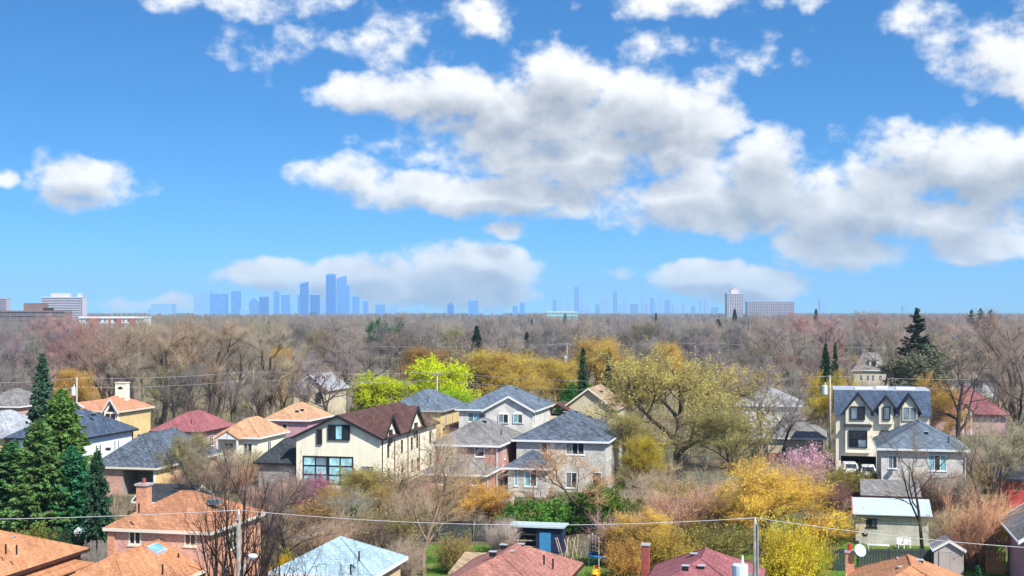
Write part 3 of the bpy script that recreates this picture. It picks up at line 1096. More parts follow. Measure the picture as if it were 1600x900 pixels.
ORD = ['first', 'second', 'third', 'fourth', 'fifth', 'sixth', 'seventh', 'eighth', 'ninth', 'tenth', 'eleventh', 'twelfth', 'thirteenth',
       'fourteenth', 'fifteenth', 'sixteenth', 'seventeenth', 'eighteenth', 'nineteenth', 'twentieth'] + ['%d-th' % i for i in range(21, 80)]
_rz = random.Random(5)


def plant(kind, name, cat, label, x, Y, ytop, tint, bark=(.10, .075, .06), width=None, rz=None, group=None, hscale=None, zb=0.0):
    """a tree or shrub standing on the ground Y metres out at pixel column x, its top at pixel row ytop, width in pixels"""
    tm, cm, ph, pw = PROTO[kind]
    hgt = (CAM_H - (ytop - HOR) * Y / FPX) if hscale is None else hscale
    hgt = max(.5, hgt)
    sz = hgt / ph
    sx = sz if width is None else width * Y / FPX / pw
    sx = min(max(sx, .45 * sz), 2.6 * sz)
    o = empty(name, ((x - 800) / FPX * Y, Y, zb), _rz.uniform(0, 6.28) if rz is None else rz)
    o.scale = (sx, sx, sz)
    tag(o, label, cat, group)
    a = link('trunk' if cat == 'tree' else 'stems', tm, None, o)
    a.color = (*bark, 1)
    b = link('crown' if cat == 'tree' else 'foliage', cm, None, o)
    b.color = (*tint, 1)
    return o


def at_base(ybase):
    return CAM_H * FPX / (ybase - HOR)

# ------------------------------------------------------------------ ground
def mat_ground():
    m, q, bs = new_mat('ground_cover')
    tcd = q.n('ShaderNodeTexCoord').outputs['Object']
    n1 = q.noise(tcd, .045, 5, .6)
    n2 = q.noise(tcd, .7, 4, .65)
    n3 = q.noise(tcd, 6.0, 3, .7)
    a = q.mixc(q.ramp(n1.outputs['Fac'], .42, .58), (.115, .085, .055, 1), (.075, .095, .035, 1))
    b = q.mixc(q.ramp(n2.outputs['Fac'], .35, .7), a, (.17, .135, .09, 1))
    q.put(bs.inputs['Base Color'], q.v('SCALE', b, None, q.ramp(n3.outputs['Fac'], .25, .75, .6, 1.4)))
    bs.inputs['Roughness'].default_value = .95
    bs.inputs['Specular IOR Level'].default_value = .1
    return m


def mat_lawn(name, c1, c2):
    m, q, bs = new_mat(name)
    tcd = q.n('ShaderNodeTexCoord').outputs['Object']
    n1 = q.noise(tcd, .5, 4, .6)
    n3 = q.noise(tcd, 9.0, 3, .7)
    a = q.mixc(q.ramp(n1.outputs['Fac'], .35, .68), rgb(c1), rgb(c2))
    q.put(bs.inputs['Base Color'], q.v('SCALE', a, None, q.ramp(n3.outputs['Fac'], .25, .75, .55, 1.45)))
    bs.inputs['Roughness'].default_value = .95
    bs.inputs['Specular IOR Level'].default_value = .1
    return m


def sheet(name, pts, z, mat, label=None):
    mb = MB().poly([(p[0], p[1], z) for p in pts])
    o = mb.build(name, mat, None, fix=False)
    o['kind'] = 'structure'
    return o


M['ground'] = mat_ground()
M['lawn'] = mat_lawn('lawn_grass', (.085, .19, .022), (.17, .19, .06))
M['lawn_dull'] = mat_lawn('rough_grass', (.12, .17, .035), (.17, .14, .07))
M['asphalt'] = mat_plain('asphalt', (.055, .055, .058), .9, var=.25, scale=2)
sheet('ground', [(-6500, -150), (6500, -150), (6500, 12500), (-6500, 12500)], 0, M['ground'])


def grid_rect(name, px, py, w, d, z, mat):
    c = G(px, py)
    sheet(name, [c, c + UX * w, c + UX * w + UY * d, c + UY * d], z, mat)


sheet('lawn', [G(655, 905), G(905, 905), G(800, 852), G(668, 852)], .004, M['lawn'])
sheet('lawn', [G(905, 905), G(1010, 905), G(1000, 872), G(895, 868)], .008, M['lawn'])
sheet('lawn', [G(1060, 870), G(1260, 880), G(1290, 780), G(1080, 790)], .004, M['lawn_dull'])
sheet('lawn', [G(1260, 900), G(1320, 900), G(1335, 790), G(1265, 790)], .008, M['lawn_dull'])
sheet('lawn', [G(960, 760), G(1030, 760), G(1030, 715), G(970, 715)], .004, M['lawn'])
sheet('lawn', [G(1300, 900), G(1600, 900), G(1560, 846), G(1310, 846)], .012, M['lawn'])
grid_rect('driveway', 1300, 748, 10.5, 4.5, .004, M['concrete'])

# ------------------------------------------------------------------ houses
# cream gabled house with the big grid window
c = corner_at(463, 682, 6.0)
h = House('cream_house', 'large cream stucco house with brown gable roof and big grid window', 'house', c, 9.9, 21.5, 6.0)
h.win('f', (513, 664, 547, 687), 3, 1, 'black', ('glass', 'glass_painted_sky', 'glass'), off=.05, sill=False, bar=.10)
h.win('f', (495.5, 671, 503.5, 694), 1, 1, 'brown_trim', ('glass',), off=.05, sill=False)
h.win('f', (473, 714, 552, 756), 4, 3, 'black', ('glass_painted_sky', 'glass_painted_sky', 'glass_painted_sky', 'glass_painted_sky', 'glass_painted_sky', 'glass_painted_sky', 'glass_painted_sky', 'glass_painted_sky', 'glass_painted_sky', 'glass_mid', 'glass_painted_sky', 'glass_painted_sky'), sill=False, bar=.13, cbar=.34)
h.win('f', (564, 729, 584, 756), 1, 1, 'grey_trim', ('glass_mid',), sill=False)
for u0 in (2.2, 7.2, 11.0, 13.2, 18.6):
    h.winm('r', u0, 3.6, u0 + .7, 5.1, 1, 2, 'black', ('glass',), sill=False)
    h.winm('r', u0 + .2, .9, u0 + .9, 2.4, 1, 2, 'black', ('glass',), sill=False)
zr = 8.35
h.walls('stucco_cream', {'f': [(4.95, zr - .05)], 'b': [(4.95, zr - .05)]})
h.gable('sh_brown', zr, 'y', oh=.4, fascia='black')
for u0, u1, zp in ((.5, 5.3, 8.3), (9.2, 15.6, 8.6)):          # wall dormers on the right side
    um = (u0 + u1) / 2
    MB().slab([Vector((9.93, u0, 5.6)), Vector((9.93, u1, 5.6)), Vector((9.93, u1, 5.601)), Vector((9.93, u0, 5.601))], .01)
    gw = MB()
    for xx in (9.82, 10.02):
        gw.poly([(xx, u0 + .15, 5.5), (xx, u1 - .15, 5.5), (xx, u1 - .15, 6.1), (xx, um, zp - .1), (xx, u0 + .15, 6.1)])
    gw.poly([(9.82, u0 + .15, 5.5), (10.02, u0 + .15, 5.5), (10.02, u0 + .15, 6.1), (9.82, u0 + .15, 6.1)])
    gw.build('dormer_wall', M['stucco_cream'], h.root)
    dr = MB()
    dr.slab([Vector((10.35, u0 - .25, 6.05)), Vector((10.35, um, zp + .12)), Vector((4.95, um, zp + .12)), Vector((8.3, u0 - .25, 6.05))], .14)
    d1 = dr.build('dormer_roof', M['sh_brown'], h.root)
    MB().slab([Vector((10.35, um, zp + .12)), Vector((10.35, u1 + .25, 6.05)), Vector((8.3, u1 + .25, 6.05)), Vector((4.95, um, zp + .12))], .14).build('dormer_roof', M['sh_brown'], h.root)
    for a, b in (((u0 - .25, 6.05), (um, zp + .12)), ((um, zp + .12), (u1 + .25, 6.05))):
        bb = MB()
        bb.poly([(10.36, a[0], a[1] + .05), (10.36, b[0], b[1] + .05), (10.36, b[0], b[1] - .35), (10.36, a[0], a[1] - .35)])
        bb.poly([(10.42, a[0], a[1] + .05), (10.42, b[0], b[1] + .05), (10.42, b[0], b[1] - .35), (10.42, a[0], a[1] - .35)])
        bb.poly([(10.36, a[0], a[1] + .05), (10.36, b[0], b[1] + .05), (10.42, b[0], b[1] + .05), (10.42, a[0], a[1] + .05)])
        bb.poly([(10.36, a[0], a[1] - .35), (10.36, b[0], b[1] - .35), (10.42, b[0], b[1] - .35), (10.42, a[0], a[1] - .35)])
        bb.build('bargeboard', M['black'], d1)
    h.winm('r', um - .5, 5.2, um + .5, 6.7, 1, 1, 'black', ('glass',), off=.14, sill=False)
h.finish_windows()
for yy in (.35, 4.7, 9.7, 14.2):
    h.spout(9.98, yy, 6.0, 'black')
# flat rear wing roof with dark edge, seen left behind the gable

# rose brick house with a hipped bump-out
c = corner_at(680, 693.5, 5.5)
h = House('brick_house', 'rose brick two-storey house with grey hip roof and low hipped extension', 'house', c, 6.9, 12.0, 5.5)
h.win('f', (695.5, 696, 711, 713), 1, 2, 'white', ('glass', 'glass_mid'))
h.win('f', (741.5, 696, 757, 713.5), 1, 2, 'white', ('glass', 'glass_mid'))
h.winm('r', 3.4, 3.6, 4.1, 5.0, 1, 1, 'white')
h.winm('r', 1.0, .8, 1.6, 2.9, 1, 1, 'white')
h.winm('r', 2.8, 1.2, 3.4, 3.0, 1, 1, 'white')
h.walls('brick_rose')
h.hip('sh_grey', 7.75, fascia='white')
for p in ((729, 666), (738, 666), (748, 659), (757, 659)):
    h.vent(*p, 7.0 if p[1] > 660 else 7.5)
h.vent(783, 677, 6.5, 'pipe')
# extension
ex = House('x', 'x', 'x', c, 6.6, 5.0, 2.9)
bpy.data.objects.remove(ex.root)
ex.root = h.root
ex.face = lambda k, y0=0, x1=None: {'f': (Vector((.1, -5.0, 0)), EX, -EY), 'r': (Vector((6.7, -5.0, 0)), EY, EX), 'l': (Vector((.1, 0, 0)), -EY, -EX), 'b': (Vector((6.7, 0, 0)), -EX, EY)}[k]
ex.inv = h.inv
ex.win('f', (684, 741, 692, 757), 1, 2, 'white', ('glass',))
ex.win('f', (703, 741, 711, 757), 1, 2, 'white', ('glass',))
ex.win('f', (721, 741, 730, 758), 1, 2, 'white', ('glass',))
ex.win('f', (736, 741, 745, 758), 1, 2, 'white', ('glass',))
ex.winm('r', 1.0, .9, 1.9, 2.3, 1, 1, 'white')
ex.walls('brick_rose')
ex.hip('sh_grey', 4.55, box=(.1, -5.0, 6.7, 1.6), ze=2.95, axis='x', inset=3.1, fascia='white')
h.finish_windows()
ex.finish_windows()
h.spout(6.95, -.06, 5.4)

# grey stone house with a hipped bay
c = corner_at(807, 686.5, 5.7)
h = House('stone_house', 'grey stone house with dark slate hip roof and hipped bay', 'house', c, 10.0, 12.5, 5.7)
h.win('f', (845, 692, 855.5, 708), 1, 1, 'white', ('glass',))
h.win('f', (884, 692, 913, 710), 3, 1, 'white', ('glass_mid', 'glass', 'glass'))
h.win('f', (884, 738, 902, 762), 2, 1, 'white', ('glass_mid', 'glass'))
h.win('f', (925, 738, 940, 762), 1, 1, 'white', ('glass',))
for u0 in (1.2, 3.2, 7.5):
    h.winm('r', u0, 3.5, u0 + .7, 5.0, 1, 1, 'white')
h.walls('stone')
h.hip('sh_slate', 8.55, fascia='white')
for p in ((883, 646), (893, 643), (899, 644)):
    h.vent(*p, 8.3)
bx = House('x', 'x', 'x', c, 4.2, 4.6, 3.1)
bpy.data.objects.remove(bx.root)
bx.root = h.root
bx.face = lambda k, y0=0, x1=None: {'f': (Vector((.1, -4.6, 0)), EX, -EY), 'r': (Vector((4.3, -4.6, 0)), EY, EX), 'l': (Vector((.1, 0, 0)), -EY, -EX), 'b': (Vector((4.3, 0, 0)), -EX, EY)}[k]
bx.inv = h.inv
bx.win('f', (819, 733, 839, 760), 2, 1, 'white', ('cyan_film', 'glass'), bar=.1)
bx.win('f', (803.5, 733, 809, 759), 1, 1, 'white', ('cyan_film',))
bx.win('f', (824, 776, 836, 782), 1, 1, 'white', ('glass',))
bx.winm('r', 1.2, .9, 2.0, 2.8, 1, 1, 'white')
bx.walls('stone')
bx.hip('sh_slate', 4.75, box=(.1, -4.6, 4.3, .3), ze=3.15, fascia='white')
h.finish_windows()
bx.finish_windows()
h.part('white_plinth', 'white', (.05, -4.68, 0, 4.36, -4.605, .7))

# pale stone house with steel blue roof, one row back
c = corner_at(717, 639, 5.9)
h = House('pale_stone_house', 'pale stone house with steel blue hip roof and arched front windows', 'house', c, 11.1, 13.0, 5.9)
h.win('f', (731, 645, 757, 659), 3, 1, 'white', ('glass_mid', 'cyan_film', 'glass_mid'), arch=True)
h.walls('stone_white')
h.hip('sh_steel', 8.95, fascia='white', inset=4.6)
# projecting gable
x0, x1, zp = 4.1, 11.0, 7.75
gw = MB()
xm = (x0 + x1) / 2
gw.poly([(x0, -.6, 0), (x1, -.6, 0), (x1, -.6, 5.9), (xm, -.6, zp), (x0, -.6, 5.9)])
gw.poly([(x0, -.6, 0), (x0, -.6, 5.9), (x0, -.002, 5.9), (x0, -.002, 0)])
gw.poly([(x1, -.6, 0), (x1, -.6, 5.9), (x1, -.002, 5.9), (x1, -.002, 0)])
gw.build('gable_wall', M['stone_white'], h.root)
kk = (zp - 5.9) / (xm - x0)
g1 = MB().slab([Vector((x0 - .45, -1.0, 5.9 - kk * .45 + .16)), Vector((xm, -1.0, zp + .16)), Vector((xm, 5.0, zp + .16)), Vector((x0 - .45, 1.0, 5.9 - kk * .45 + .16))], .15).build('gable_roof', M['sh_steel'], h.root)
MB().slab([Vector((xm, -1.0, zp + .16)), Vector((x1 + .45, -1.0, 5.9 - kk * .45 + .16)), Vector((x1 + .45, 1.0, 5.9 - kk * .45 + .16)), Vector((xm, 5.0, zp + .16))], .15).build('gable_roof', M['sh_steel'], h.root)
for a, b in (((x0 - .45, 5.9 - kk * .45), (xm, zp)), ((xm, zp), (x1 + .45, 5.9 - kk * .45))):
    MB().slab([Vector((a[0], -1.06, a[1] + .2)), Vector((b[0], -1.06, b[1] + .2)), Vector((b[0], -1.005, b[1] + .2)), Vector((a[0], -1.005, a[1] + .2))], .3).build('bargeboard', M['white'], g1)
h.win('f', (779, 647, 794.5, 661), 2, 1, 'white', ('glass_mid', 'glass'), off=.6, arch=True)
h.win('f', (802, 647, 817, 661), 2, 1, 'white', ('cyan_film', 'glass'), off=.6, arch=True)
h.winm('r', 1.5, 3.2, 2.2, 5.0, 1, 1, 'white')
h.winm('r', 5.0, 3.2, 5.7, 5.0, 1, 1, 'white')
h.finish_windows()
for p in ((797, 607), (806, 608), (842, 626), (852, 625)):
    h.vent(*p, 8.4 if p[1] < 612 else 7.2, 'box' if p[1] < 612 else 'pipe')
h.spout(11.2, .2, 5.8)

# grey-roofed yellow house behind the cream one
c = corner_at(604, 640, 5.7)
h = House('yellow_house', 'yellow stucco house with grey hip roof behind the cream house', 'house', c, 8.2, 13.0, 5.7)
h.winm('r', 2.5, 3.2, 3.2, 4.9, 1, 1, 'white')
h.winm('r', 6.0, 3.2, 6.7, 4.9, 1, 1, 'white')
h.walls('stucco_yellow')
h.hip('sh_steel', 8.3, fascia='grey_trim')
h.part('porch_roof', 'sh_brown', (8.25, 1.0, 2.9, 10.4, 8.0, 3.1))
h.part('porch_wall', 'stucco_yellow', (8.25, 1.4, 0, 9.9, 7.6, 2.895))
h.vent(668, 627, 7.4, 'pipe')
h.finish_windows()

# tan-roofed beige gable house beside the willow
c = corner_at(880, 637, 5.3)
h = House('beige_house', 'beige house with tan gable roof beside the big willow', 'house', c, 7.8, 11.0, 5.3)
h.walls('stucco_beige', {'f': [(3.9, 8.1)], 'b': [(3.9, 8.1)]})
h.gable('sh_tan', 8.2, 'y', oh=.45, fascia='cream_trim')
h.part('garage_wall', 'stucco_beige', (-2.6, -2.5, 0, .8, 3.0, 4.2))
MB().slab([Vector((-3.2, -3.0, 4.3)), Vector((-.4, -3.0, 6.2)), Vector((-.4, 3.2, 6.2)), Vector((-3.2, 3.2, 4.3))], .16).build('garage_roof', M['sh_tan'], h.root)
MB().slab([Vector((-.4, -3.0, 6.2)), Vector((2.2, -3.0, 4.5)), Vector((2.2, 3.2, 4.5)), Vector((-.4, 3.2, 6.2))], .16).build('garage_roof', M['sh_brown'], h.root)
h.part('skylight', 'glass', (4.9, 4.0, 7.55, 5.4, 5.0, 7.72))

# modern three-gable house
c = corner_at(1306, 646, 7.4)
h = House('modern_house', 'cream three-storey house with dark slate roof and three steep front gables', 'house', c, 11.0, 9.6, 7.4)
gu0, gz0 = h.onface('f', 1314, 712)
gu1, gz1 = h.onface('f', 1369, 711)
h.holes['f'].append((gu0, .02, gu1, gz0))
h.walls('stone_cream')
h.part('garage_recess', 'dark_int', (gu0 - .1, 3.0, .01, gu1 + .1, 3.1, gz0 + .2), (gu0 - .12, .15, .01, gu0 - .02, 3.0, gz0 + .2), (gu1 + .02, .15, .01, gu1 + .12, 3.0, gz0 + .2), (gu0 - .1, .15, gz0 + .05, gu1 + .1, 3.0, gz0 + .15))
ZT = 10.2
rf = MB()
e0, e1 = Vector((-.25, -.45, 7.25)), Vector((11.25, -.45, 7.25))
t0, t1 = Vector((-.25, 1.6, ZT)), Vector((11.25, 1.6, ZT))
b0, b1 = Vector((-.25, 10.0, ZT)), Vector((11.25, 10.0, ZT))
rf.poly([e0, e1, t1, t0])
rf.poly([e0, t0, b0, Vector((-.25, 10.0, 7.25))])
rf.poly([e1, Vector((11.25, 10.0, 7.25)), b1, t1])
rf.poly([b0, b1, Vector((11.25, 10.0, 7.25)), Vector((-.25, 10.0, 7.25))])
rf.poly([e0, Vector((-.25, 10.0, 7.25)), Vector((11.25, 10.0, 7.25)), e1])
roof = rf.build('roof', M['sh_navy'], h.root)
MB().box(-.3, 1.6, ZT + .003, 11.3, 10.05, ZT + .05).build('flat_roof', M['flat_roof'], roof)
for u0, u1, yy, dd in ((2.4, 4.4, 3.5, 1.2), (5.0, 6.4, 5.0, 1.5), (7.4, 9.6, 4.0, 1.4)):
    sk = MB().box(u0, yy, ZT + .051, u1, yy + dd, ZT + .34).build('skylight', M['white'], h.root)
    MB().box(u0 + .1, yy + .1, ZT + .345, u1 - .1, yy + dd - .1, ZT + .38).build('pane', M['glass_mid'], sk)


def steep_gable(h, pxs, wallmat, out=.52):
    (xl, yl), (xp, yp), (xr, yr) = pxs
    ul, zl = h.onface('f', xl, yl, out)
    up_, zp = h.onface('f', xp, yp, out)
    ur, zr_ = h.onface('f', xr, yr, out)
    um = (ul + ur) / 2
    zb = min(zl, zr_)
    lo = zb - 1.9
    gw = MB()
    gw.poly([(ul + .25, -out, lo), (ur - .25, -out, lo), (ur - .25, -out, zb + .3), (um, -out, zp - .15), (ul + .25, -out, zb + .3)])
    gw.poly([(ul + .25, -out, lo), (ul + .25, -out, zb + .3), (ul + .25, -.004, zb + .3), (ul + .25, -.004, lo)])
    gw.poly([(ur - .25, -out, lo), (ur - .25, -out, zb + .3), (ur - .25, -.004, zb + .3), (ur - .25, -.004, lo)])
    gw.poly([(ul + .25, -out, lo), (ur - .25, -out, lo), (ur - .25, -.004, lo), (ul + .25, -.004, lo)])
    gw.build('gable_wall', M[wallmat], h.root)
    yb = 1.5
    g1 = MB().slab([Vector((ul - .15, -out - .3, zb)), Vector((um, -out - .3, zp)), Vector((um, yb, zp)), Vector((ul - .15, yb, zb))], .16).build('gable_roof', M['sh_navy'], h.root)
    MB().slab([Vector((um, -out - .3, zp)), Vector((ur + .15, -out - .3, zb)), Vector((ur + .15, yb, zb)), Vector((um, yb, zp))], .16).build('gable_roof', M['sh_navy'], h.root)
    for a, b in (((ul - .15, zb), (um, zp)), ((um, zp), (ur + .15, zb))):
        MB().slab([Vector((a[0], -out - .37, a[1] + .06)), Vector((b[0], -out - .37, b[1] + .06)), Vector((b[0], -out - .305, b[1] + .06)), Vector((a[0], -out - .305, a[1] + .06))], .36).build('bargeboard', M['black'], g1)


steep_gable(h, ((1318, 645), (1339.5, 613.5), (1364, 646)), 'stone_cream')
steep_gable(h, ((1370, 638), (1384, 618), (1399, 638.5)), 'stone_cream')
steep_gable(h, ((1403, 641), (1421, 614.5), (1438, 645)), 'stone_cream')
h.win('f', (1329, 635, 1351.5, 655.5), 2, 1, 'black', ('glass_mid', 'glass'), off=.56, sill=False, bar=.1)
h.win('f', (1380, 635, 1391, 656), 1, 1, 'black', ('glass_mid',), off=.56, sill=False, bar=.1)
h.win('f', (1410, 636, 1433, 657), 2, 1, 'stucco_beige', ('glass_mid', 'glass_mid'), off=.56, sill=False, bar=.1)
ba0, bz0 = h.onface('f', 1321, 707, .6)
ba1, bz1 = h.onface('f', 1360, 667, .6)
h.part('bay_box', 'stucco_cream', (ba0, -.6, bz0, ba1, -.004, bz1))
MB().poly([(ba0 - .25, -.9, bz1), (ba1 + .25, -.9, bz1), (ba1 - .2, -.003, bz1 + .75), (ba0 + .2, -.003, bz1 + .75)]).poly([(ba0 - .25, -.9, bz1), (ba0 + .2, -.003, bz1 + .75), (ba0 - .25, -.003, bz1)]).poly([(ba1 + .25, -.9, bz1), (ba1 - .2, -.003, bz1 + .75), (ba1 + .25, -.003, bz1)]).poly([(ba0 - .25, -.9, bz1), (ba1 + .25, -.9, bz1), (ba1 + .25, -.003, bz1), (ba0 - .25, -.003, bz1)]).build('bay_roof', M['black'], h.root)
h.win('f', (1326, 673, 1355, 699), 2, 2, 'black', ('glass', 'glass_mid', 'glass', 'glass'), off=.62, sill=False, bar=.09)
h.win('f', (1376, 673, 1402, 697), 2, 1, 'black', ('glass_mid', 'glass'), off=.04, sill=False, bar=.1)
h.finish_windows()

# white-grey two-storey house
c = corner_at(1377, 700, 5.5)
h = House('white_house', 'pale grey two-storey house with grey hip roof and triple window', 'house', c, 8.4, 10.5, 5.5)
h.win('f', (1450, 711.5, 1479, 735.5), 3, 1, 'white', ('cyan_film', 'glass', 'cyan_film'), bar=.09)
h.win('f', (1444, 764, 1451, 783), 1, 1, 'white', ('glass',))
h.win('f', (1457, 765, 1471.5, 775), 2, 1, 'white', ('glass', 'glass_mid'))
h.win('f', (1476, 765, 1484, 790), 1, 1, 'white', ('glass',))
h.win('f', (1388, 712, 1402, 732), 2, 1, 'white', ('glass_mid', 'glass'))
h.winm('r', 3.0, 3.2, 4.0, 4.6, 1, 1, 'white')
h.walls('stone_white')
h.hip('sh_steel', 8.0, fascia='white', inset=3.8)
h.vent(1447, 677, 7.4)
h.vent(1482, 689, 6.8, 'pipe')
h.finish_windows()
h.spout(8.45, -.1, 5.4)

# painted block garage with the white metal roof
c = corner_at(1337, 803, 2.55)
h = House('block_garage', 'cream block garage with pale metal roof below the white house', 'garage', c, 6.0, 6.5, 2.55)
h.win('f', (1353.7, 810.5, 1370, 823), 2, 1, 'black', ('glass', 'glass_mid'))
h.walls('block_cream')
MB().slab([Vector((-.25, -.35, 2.6)), Vector((6.3, -.35, 2.6)), Vector((6.3, 3.2, 3.55)), Vector((-.25, 3.2, 3.55))], .1).build('front_roof', M['metal_roof'], h.root)
MB().slab([Vector((-.25, 3.2, 3.56)), Vector((6.3, 3.2, 3.56)), Vector((6.3, 7.0, 3.0)), Vector((-.25, 7.0, 3.0))], .1).build('rear_roof', M['sh_grey'], h.root)
MB().tube([(-.3, -.4, 2.55), (-.3, 3.2, 3.6), (-.3, 7.05, 3.0)], .09, 6).build('verge_board', M['brick_red'], h.root)
MB().tube([(-.3, -.42, 2.52), (6.35, -.42, 2.52)], .05, 6).build('gutter', M['brown_trim'], h.root)
h.finish_windows()
c2 = G(1352, 775, 2.6)
h = House('rear_garage', 'small dark-roofed garage hidden behind the block garage', 'garage', c2 + UY * 3.5, 5.0, 5.0, 2.2)
h.walls('siding_beige')
h.gable('sh_grey', 3.3, 'x', oh=.3, fascia='brown_trim')

# garden shed
c = corner_at(1459.5, 858, 1.85)
h = House('garden_shed', 'small pinkish garden shed with gable roof and plank door', 'shed', c, 2.15, 2.4, 1.85)
h.walls('shed_pink', {'f': [(1.075, 2.45)], 'b': [(1.075, 2.45)]})
h.gable('shed_pink', 2.5, 'y', oh=.15, fascia='white', t=.06, bt=.04)
h.part('door', 'shed_pink', (.42, -.05, .05, 1.2, -.004, 1.65))
h.part('door_frame', 'grey_trim', (.36, -.06, .02, .415, -.004, 1.72), (1.205, -.06, .02, 1.26, -.004, 1.72), (.36, -.06, 1.655, 1.26, -.004, 1.72))

# tan bungalow left of the modern house
c = corner_at(1200, 683, 3.1)
h = House('tan_bungalow', 'small beige bungalow with warm grey hip roof left of three-gable house', 'house', c, 7.2, 11, 3.1)
h.walls('siding_beige')
h.hip('sh_grey', 5.6, fascia='white')
h.part('brick_base', 'brick_red', (-.03, -.06, 0, 7.26, -.004, 1.0), (7.204, 0, 0, 7.26, 11, 1.0))

# grey hip bungalow with the recessed porch
c = corner_at(150, 728, 3.1)
h = House('grey_bungalow', 'single-storey house with slate grey hip roof and recessed corner porch', 'house', c, 7.1, 15.0, 3.1)
u0, _ = h.onface('f', 192, 750)
u1, _ = h.onface('f', 252, 750)
u1 = min(u1, 6.95)
h.holes['f'].append((u0, .05, u1, 2.75))
h.winm('r', 6.0, 1.0, 7.4, 2.4, 2, 1, 'white')
h.winm('r', 10.0, 1.0, 11.4, 2.4, 2, 1, 'white')
h.walls('stucco_tan', mats={'f': 'brick_dusty', 'r': 'stucco_yellow'})
h.part('porch_wall', 'porch_shade', (u0 - .1, 3.2, .01, u1 + .1, 3.3, 3.0), (u0 - .15, .15, .01, u0 - .03, 3.2, 3.0))
h.part('porch_ceiling', 'white', (u0, .13, 2.8, u1, 3.2, 2.86))
h.part('porch_column', 'white', (u1 - .02, -.16, .0, u1 + .2, -.01, 3.0))
dr_ = h.part('door', 'white', (u0 + 2.05, 3.12, .1, u0 + 2.95, 3.195, 2.3))
MB().box(u0 + 2.2, 3.08, .9, u0 + 2.8, 3.118, 2.1).build('pane', M['glass'], dr_)
h.hip('sh_slate', 6.35, fascia='cream_trim', axis='y', inset=4.2)
for p in ((169, 702), (219, 681)):
    h.vent(*p, 4.8 if p[1] > 690 else 6.1)
h.finish_windows()
# its left wing
h.part('wing_wall', 'stucco_tan', (-2.2, 2.0, 0, -.01, 9.0, 2.8))
MB().slab([Vector((-2.7, 1.6, 2.95)), Vector((.1, 1.6, 3.9)), Vector((.1, 9.2, 3.9)), Vector((-2.7, 9.2, 2.95))], .12).build('wing_roof', M['sh_slate'], h.root)

# white house with navy roof
nr = G(117, 686, 6.0)
h = House('navy_roof_house', 'white stucco house with navy blue hip roof', 'house', nr - UX * 8.0, 8.0, 12.6, 6.0)
for u0 in (4.2, 5.0):
    h.winm('r', u0, 3.0, u0 + .45, 4.9, 1, 1, 'white', ('glass',))
for u0 in (8.2, 9.0):
    h.winm('r', u0, 3.1, u0 + .45, 5.0, 1, 1, 'white', ('glass_mid',))
h.walls('stucco_white')
h.hip('sh_navy', 8.6, fascia='black')
h.finish_windows()
for p in ((126, 652), (146, 648)):
    h.vent(*p, 8.1)
h.spout(8.1, 12.3, 5.9, 'black')
h.part('porch_wall', 'stucco_white', (.8, -4.0, 0, 3.8, -.01, 3.4))
h.part('porch_window', 'navy', (2.2, -4.06, 1.4, 2.9, -4.004, 2.8))
MB().slab([Vector((.3, -4.5, 3.45)), Vector((4.3, -4.5, 3.45)), Vector((4.3, 0, 4.6)), Vector((.3, 0, 4.6))], .14).build('porch_roof', M['sh_navy'], h.root)

# light grey roofed house at the left edge
nr = G(0, 682, 6.0)
h = House('light_roof_house', 'yellow stucco house with light grey roof at the left edge', 'house', nr - UX * 7.4, 8.0, 11.0, 6.0)
h.walls('stucco_yellow')
h.hip('sh_light', 8.4, fascia='grey_trim')
p = h.inv @ G(11, 664, 7.0)
sk = MB().box(p.x - .35, p.y - .6, p.z - .15, p.x + .35, p.y + .6, p.z + .1).build('skylight', M['white'], h.root)

# peach house with terracotta roof and arched chimney
c = corner_at(128, 641, 5.4)
h = House('terracotta_house', 'peach stucco house with terracotta roof and arched cream chimney', 'house', c, 6.2, 9.0, 5.4)
h.walls('stucco_yellow')
h.hip('sh_terra', 7.5, fascia='cream_trim', axis='x', inset=3.6)
ch = h.part('chimney', 'stucco_cream', (3.1, 4.0, 6.6, 4.8, 5.2, 9.2))
MB().box(3.0, 3.9, 9.203, 4.9, 5.3, 9.35).build('chimney_cap', M['cream_trim'], ch)
ar = MB()
pts = [Vector((3.95 + .42 * math.cos(math.pi * t / 8), 3.985, 8.3 + .42 * math.sin(math.pi * t / 8))) for t in range(9)]
ar.poly(pts).build('chimney_arch', M['black'], ch, fix=False)
# front gable with dark glazing
gx0, gx1 = 3.9, 6.1
gm = (gx0 + gx1) / 2
MB().poly([(gx0, -.5, 0), (gx1, -.5, 0), (gx1, -.5, 5.3), (gm, -.5, 6.9), (gx0, -.5, 5.3)]).poly([(gx0, -.5, 0), (gx0, -.5, 5.3), (gx0, -.004, 5.3), (gx0, -.004, 0)]).poly([(gx1, -.5, 0), (gx1, -.5, 5.3), (gx1, -.004, 5.3), (gx1, -.004, 0)]).build('gable_wall', M['stucco_cream'], h.root)
MB().slab([Vector((gx0 - .3, -.8, 5.15)), Vector((gm, -.8, 7.15)), Vector((gm, 3.4, 7.15)), Vector((gx0 - .3, 1.0, 5.15))], .14).build('gable_roof', M['sh_terra'], h.root)
MB().slab([Vector((gm, -.8, 7.15)), Vector((gx1 + .3, -.8, 5.15)), Vector((gx1 + .3, 1.0, 5.15)), Vector((gm, 3.4, 7.15))], .14).build('gable_roof', M['sh_terra'], h.root)
for a, b in (((gx0 - .3, 5.15), (gm, 7.15)), ((gm, 7.15), (gx1 + .3, 5.15))):
    MB().slab([Vector((a[0], -.88, a[1] + .05)), Vector((b[0], -.88, b[1] + .05)), Vector((b[0], -.805, b[1] + .05)), Vector((a[0], -.805, a[1] + .05))], .26).build('bargeboard', M['white'], h.root)
